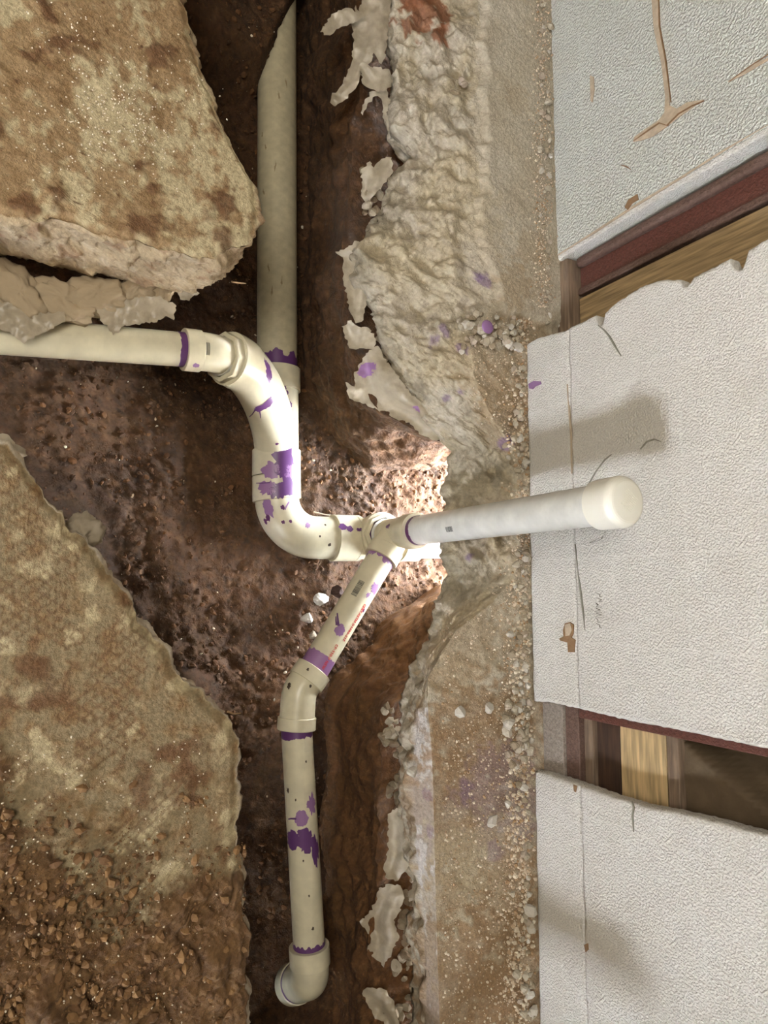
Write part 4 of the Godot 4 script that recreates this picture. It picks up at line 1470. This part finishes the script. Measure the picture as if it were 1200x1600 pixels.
func build_plastic() -> void:
	var g := "torn plastic under the slab edge along the wall"
	var m: Material = M.plastic
	flap([[500, 50, -0.13], [518, 22, -0.125], [540, 12, -0.115], [560, 20, -0.11], [572, 24, -0.11], [552, 36, -0.115], [530, 44, -0.125], [516, 55, -0.13]], "small pale torn flap of plastic at the very top beside the trench", g, m, 1)
	flap([[556, 8, -0.13], [562, 18, -0.12], [570, -30, -0.11], [612, -30, -0.10], [608, 40, -0.10], [602, 90, -0.105], [596, 100, -0.11], [584, 82, -0.11], [578, 98, -0.115], [566, 112, -0.125], [556, 138, -0.14], [540, 155, -0.16], [524, 166, -0.17], [516, 160, -0.17], [518, 150, -0.165], [536, 130, -0.15], [550, 96, -0.13], [553, 60, -0.125], [549, 34, -0.125]], "long hooked strip of torn plastic hanging into the trench near the buried pipe", g, m, 2)
	flap([[562, 100, -0.115], [568, 96, -0.11], [577, 103, -0.105], [608, 108, -0.10], [616, 128, -0.10], [604, 140, -0.10], [588, 142, -0.105], [578, 138, -0.11], [566, 130, -0.12]], "squarish torn plastic flap just below the long hooked strip", g, m, 3)
	flap([[564, 176, -0.14], [570, 156, -0.13], [582, 142, -0.115], [604, 138, -0.105], [614, 170, -0.10], [616, 206, -0.10], [606, 205, -0.105], [600, 186, -0.11], [596, 154, -0.11], [586, 150, -0.115], [576, 160, -0.125], [567, 180, -0.145]], "sickle-shaped torn plastic flap under the upper chipped slab edge", g, m, 4)
	flap([[565, 300, -0.14], [564, 264, -0.13], [578, 252, -0.12], [584, 262, -0.12], [596, 248, -0.115], [612, 246, -0.105], [614, 270, -0.105], [600, 286, -0.11], [588, 300, -0.12], [572, 322, -0.14]], "pointed torn plastic flap beside the grey rubble of the slab edge", g, m, 5)
	flap([[524, 393, -0.135], [540, 388, -0.125], [556, 376, -0.115], [585, 398, -0.105], [575, 450, -0.105], [568, 500, -0.105], [556, 505, -0.115], [545, 480, -0.125], [537, 440, -0.13], [536, 402, -0.13]], "smooth grey plastic sheet wrapped along the slab edge halfway up", g, m, 6)
	flap([[534, 510, -0.14], [549, 500, -0.13], [556, 508, -0.125], [576, 512, -0.115], [588, 530, -0.11], [584, 548, -0.115], [562, 544, -0.13], [546, 544, -0.14]], "small folded plastic flap above the large purple-stained sheet", g, m, 7)
	var big := flap([[540, 597, -0.165], [554, 604, -0.155], [553, 585, -0.15], [566, 566, -0.14], [572, 552, -0.13], [590, 540, -0.115], [612, 575, -0.11], [642, 615, -0.11], [676, 645, -0.115], [692, 668, -0.12], [702, 690, -0.13], [680, 688, -0.14], [655, 678, -0.15], [640, 660, -0.155], [620, 655, -0.16], [590, 640, -0.165], [562, 628, -0.17], [546, 622, -0.17]], "large plastic sheet with two purple spots hanging above the lit pit", g, m, 8)
	for q in [[573, 578, 16, 10, -0.55], [647, 640, 9, 6, 0.2]]:
		flap_spot(big, q)
	flap([[606, 1272, -0.14], [620, 1262, -0.13], [642, 1280, -0.10], [648, 1320, -0.10], [640, 1352, -0.105], [622, 1376, -0.13], [606, 1374, -0.145], [600, 1360, -0.15], [606, 1330, -0.145]], "whitish torn plastic scrap with purple tint under the saw-cut edge", g, m, 9)
	flap([[562, 1440, -0.17], [576, 1428, -0.16], [590, 1404, -0.14], [592, 1388, -0.135], [608, 1381, -0.125], [626, 1384, -0.115], [631, 1400, -0.11], [624, 1425, -0.115], [615, 1438, -0.12], [624, 1462, -0.11], [612, 1490, -0.125], [600, 1512, -0.14], [588, 1500, -0.155], [574, 1486, -0.165], [580, 1466, -0.16]], "ragged wide plastic scrap hanging beside the lower pipe's end", g, m, 10)
	flap([[566, 1553, -0.16], [574, 1543, -0.15], [600, 1546, -0.135], [614, 1562, -0.12], [624, 1600, -0.11], [630, 1650, -0.11], [604, 1650, -0.13], [600, 1596, -0.14], [586, 1592, -0.155], [577, 1575, -0.16]], "torn plastic scrap at the bottom edge below the end elbow", g, m, 11)
	g = "torn plastic under the near slab pieces"
	flap([[-40, 470, -0.14], [40, 474, -0.14], [100, 482, -0.14], [102, 502, -0.138], [72, 519, -0.136], [44, 530, -0.136], [38, 537, -0.136], [28, 530, -0.136], [10, 518, -0.136], [-40, 508, -0.138]], "dirty pointed plastic flap resting over the side pipe at the left edge", g, m, 12)
	flap([[150, 470, -0.145], [250, 462, -0.14], [276, 478, -0.145], [272, 500, -0.15], [258, 494, -0.15], [240, 504, -0.152], [212, 506, -0.153], [190, 511, -0.155], [177, 524, -0.158], [168, 508, -0.153], [156, 500, -0.15]], "ragged plastic flap below the broken face above the side pipe", g, m, 13)
	flap([[276, 455, -0.14], [300, 452, -0.14], [312, 458, -0.145], [296, 470, -0.15], [282, 468, -0.15]], "little plastic tip poking out under the rounded slab corner", g, m, 14)
	flap([[-30, 690, -0.06], [4, 677, -0.04], [14, 680, -0.035], [24, 694, -0.04], [40, 702, -0.05], [43, 712, -0.06], [34, 716, -0.05], [26, 728, -0.03], [10, 722, -0.01], [-30, 712, -0.01]], "crumpled plastic corner sticking up at the tip of the diagonal slab", g, m, 15)

func build_stones() -> void:
	# loose gravel along the foot of the wall and at the slab edge
	var g := "loose gravel along the foot of the foam wall"
	var lab := "angular beige gravel stone lying in the strip of rubble against the foam wall"
	var put := func(px: float, py: float, s: float, lb: String, gr: String, dy := 0.0) -> void:
		stone("gravel_stone", P(px, py, strip_y(px, py) + dy), s, M.gravel[rng.randi() % 5], lb, "stone", gr)
	for i in 150:
		var py := rng.randf_range(560.0, 1590.0)
		var edge := 822.0 + (py - 560.0) * 0.015
		var px := edge - absf(rng.randfn(0.0, 13.0)) - 6.0
		if py > 770 and py < 850:
			continue
		put.call(px, py, rng.randf_range(0.0045, 0.0095), lab, g)
	for i in 45:
		put.call(849.0 + rng.randf_range(-9.0, 9.0), rng.randf_range(0.0, 470.0), rng.randf_range(0.0045, 0.009), "small gravel stone in the gritty seam beside the film-faced board", "gravel seam beside the film-faced board", 0.013)
	for i in 52:
		put.call(rng.randf_range(715.0, 812.0), 520.0 + rng.randfn(0.0, 13.0), rng.randf_range(0.005, 0.011), "pale gravel stone in the heap where the smooth floor coat ends", "gravel heap where the smooth floor coat ends", 0.007)
	for i in 26:
		put.call(rng.randf_range(785.0, 828.0), rng.randf_range(1085.0, 1200.0), rng.randf_range(0.006, 0.012), "chunky gravel stone heaped at the foot of the sill gap", "gravel heaped at the foot of the sill gap")
	for i in 14:
		put.call(708.0 + rng.randfn(0.0, 9.0), 150.0 + rng.randfn(0.0, 12.0), rng.randf_range(0.005, 0.009), "pale aggregate stone showing in the chipped slab face near the top", "aggregate showing in the chipped slab face", 0.004)
	for i in 20:
		put.call(rng.randf_range(850.0, 880.0), rng.randf_range(440.0, 520.0), rng.randf_range(0.005, 0.010), "gravel stone heaped below the steel post and pine stud", "gravel heaped below the steel post")
	var pur := stone("gravel_stone", P(750, 517, 0.006), 0.019, M.gravel[0], "largest flat gravel stone, painted purple on top, in the heap", "stone", "", 5)
	var dot := SphereMesh.new()
	dot.radius = 0.7
	dot.height = 0.3
	dot.radial_segments = 20
	dot.rings = 8
	pur.rotation = Vector3.ZERO
	var pd := obj("primer_spot", dot, M.primer_thin, pur)
	pd.position = Vector3(0, 0.62, 0)
	for q in [[780, 525, 0.014, "thick pale chip beside the purple-topped stone"], [805, 545, 0.012, "rounded buff stone near the corner of the middle board"], [765, 1280, 0.013, "white flint stone lying alone on the brown floor strip"], [790, 1255, 0.009, "small white stone between the lone flint and lower board"], [822, 1420, 0.014, "clear whitish stone against the lower board's foot"], [824, 1553, 0.011, "white stone low against the lower board's foot"], [830, 1575, 0.011, "lowest white stone beside the lower board"], [715, 1110, 0.012, "pale wedge-shaped stone on the brown floor strip"], [760, 1105, 0.011, "upright cream stone beside the gravel heap"], [790, 1130, 0.015, "large tan stone at the edge of the gravel heap"], [640, 1205, 0.012, "pale stone wedged in the rubble below the saw-cut edge"]]:
		stone("stone", P(q[0], q[1], strip_y(q[0], q[1])), q[2], M.gravel[2], q[3], "stone", "")
	# rubble packed below the slab edge
	for q in [[605, 1125, 22, 26], [612, 1150, 20, 20], [630, 1180, 14, 20], [625, 1250, 12, 14], [650, 1300, 5, 25], [630, 1490, 22, 30], [645, 1540, 16, 30], [618, 1220, 14, 22], [640, 1400, 10, 30], [632, 1440, 14, 24], [625, 1580, 18, 20], [620, 90, 14, 40], [630, 60, 12, 40], [625, 120, 10, 20], [590, 300, 22, 26], [580, 330, 18, 20], [585, 440, 14, 40], [598, 545, 10, 25], [620, 600, 14, 18]]:
		for i in (11 if q[1] > 1000 else 7):
			var px: float = q[0] + rng.randfn(0.0, q[2] * 0.5)
			var py: float = q[1] + rng.randfn(0.0, q[3] * 0.5)
			stone("rubble_stone", P(px, py, -0.150), rng.randf_range(0.006, 0.013), M.rubble[rng.randi() % 4], "grey-brown rubble stone packed under the broken slab edge", "stone", "rubble packed under the broken slab edge")
	for q in [[130, 832, -0.05, 0.025, "grey broken concrete chunk resting at the diagonal slab edge"], [498, 936, -0.43, 0.02, "white angular concrete chip in the trench beside the diagonal pipe"], [478, 966, -0.43, 0.016, "long white chip just left of the diagonal pipe"], [487, 993, -0.43, 0.012, "pale oval pebble beside the diagonal pipe"], [524, 925, -0.43, 0.018, "dark clod tucked against the diagonal pipe"]]:
		var ck := stone("concrete_chunk", P(q[0], q[1], q[2]), q[3], M.gravel[2] if q[4].begins_with("w") or q[4].begins_with("l") else (M.cavity if q[4].begins_with("d") else M.rubble[1]), q[4], "rubble", "", 7 if q[0] < 200 else 4 + int(q[0]) % 3)
		if q[0] < 200:
			ck.rotation = Vector3(1.5, 0.4, 0.3)
	# sticks and wires
	for q in [[[490, 800, -0.42], [524, 806, -0.42], 0.0018, M.torn_pale, "pale splinter lying across the soil above the elbow"], [[356, 1112, -0.02], [376, 1114, -0.05], 0.0016, M.twig, "short twig poking from under the diagonal slab corner"], [[595, 505, -0.11], [597, 552, -0.13], 0.0022, M.wire, "dark tie wire sticking out above the folded plastic flap"], [[622, 30, -0.10], [618, 180, -0.11], 0.0014, M.wire, "long thin wire running down the upper slab edge"], [[628, 1096, -0.15], [662, 1090, -0.12], 0.0016, M.wire, "dark root sticking out under the saw-cut start"], [[362, 440, -0.15], [384, 443, -0.17], 0.0016, M.twig, "tiny twig near the rounded slab corner"]]:
		var a := P(q[0][0], q[0][1], q[0][2])
		var b := P(q[1][0], q[1][1], q[1][2])
		var mid := (a + b) * 0.5 + Vector3(0.002, 0.003, 0.001)
		var tw := Tube.new(PackedVector3Array([a, a.lerp(mid, 0.6), mid, b]), Vector3(0.3, 1, 0.2))
		tag(obj("twig" if q[3] == M.twig or q[3] == M.torn_pale else "wire", sweep(tw, [[0, 0], [0, q[2]], [tw.total(), q[2] * 0.6], [tw.total(), 0]], 8), q[3]), q[4], "twig" if q[3] == M.twig or q[3] == M.torn_pale else "wire")
	# crumbs of soil on the trench floor
	var spots := []
	for i in 26000:
		var x := rng.randf_range(-1.45, 0.95)
		var z := rng.randf_range(-0.15, 1.0)
		if nz3.get_noise_3d(x * 4.0 + 9.0, 0.0, z * 4.0) < -0.05 and rng.randf() < 0.8:
			continue
		var p := Vector3(x, floor_y(x, z), z)
		p.y += soil_detail(Vector3(x, 0, z))
		var s := 0.0014 + 0.0075 * pow(rng.randf(), 5.0)
		var c: Color = M.c_soil_dark.lerp(M.c_soil_red, rng.randf())
		if rng.randf() < 0.06:
			c = M.c_pale.lerp(M.c_ochre, rng.randf())
			s *= 0.6
		spots.append([p + Vector3.UP * s * 0.3, s, c])
	scatter("soil_crumbs", spots, M.grit, stone_meshes[1], "loose crumbs of brown soil scattered over the trench floor")
	spots = []
	for i in 6000:
		var px := rng.randf_range(-20.0, 385.0)
		var py := rng.randf_range(1220.0, 1610.0)
		var dens := sstep(1230.0, 1500.0, py) * sstep(420.0, 60.0, px) + 0.4 * sstep(-0.05, 0.3, nz3.get_noise_2d(px * 0.012, py * 0.012))
		if rng.randf() > dens:
			continue
		var s := 0.0010 + 0.0075 * pow(rng.randf(), 9.0)
		spots.append([P(px, py, 0.008 + s * 0.3), s, M.b_soil.lerp(M.b_soil2, rng.randf())])
	scatter("soil_crumbs", spots, M.grit, stone_meshes[0], "loose soil crumbs heaped on the far end of the diagonal slab")
	# grit on the floor strip
	spots = []
	for i in 8500:
		var py := rng.randf_range(-50.0, 1650.0)
		var px := rng.randf_range(690.0, 835.0)
		if py < 480.0:
			px = 847.0 + rng.randfn(0.0, 9.0)
			if rng.randf() < 0.6:
				continue
		elif rng.randf() < 0.45:
			px = 826.0 - absf(rng.randfn(0.0, 22.0))
		if px < curve(E1, py) - 30.0:
			continue
		var p := P(px, py, strip_y(px, py) + (0.013 if py < 480.0 else 0.0))
		var c: Color = M.c_pale.lerp(M.c_rust, rng.randf())
		var big := 0.0022 if px > 790.0 and py > 480.0 else 0.0
		spots.append([p + Vector3.UP * 0.002, 0.0012 + (0.0024 + big) * pow(rng.randf(), 3.0), c])
	scatter("gravel_grit", spots, M.grit, stone_meshes[2], "fine pale grit scattered over the chipped floor strip")
	# pale sawdust specks on the near slabs
	spots = []
	for i in 420:
		var c0: Array = [[200, 170], [230, 165], [90, 205], [180, 215], [240, 200], [120, 60]][rng.randi() % 6]
		var p := P(c0[0] + rng.randfn(0.0, 45.0), c0[1] + rng.randfn(0.0, 45.0), 0.004)
		spots.append([p, 0.0008 + 0.0008 * rng.randf(), M.c_pale])
	for i in 260:
		spots.append([P(rng.randf_range(0, 340), rng.randf_range(1150, 1600), 0.012), 0.0007 + 0.001 * rng.randf(), M.c_pale.lerp(M.c_ochre, rng.randf() * 0.6)])
	scatter("sawdust", spots, M.grit, stone_meshes[0], "pale specks of sawdust sprinkled on the near slab pieces")
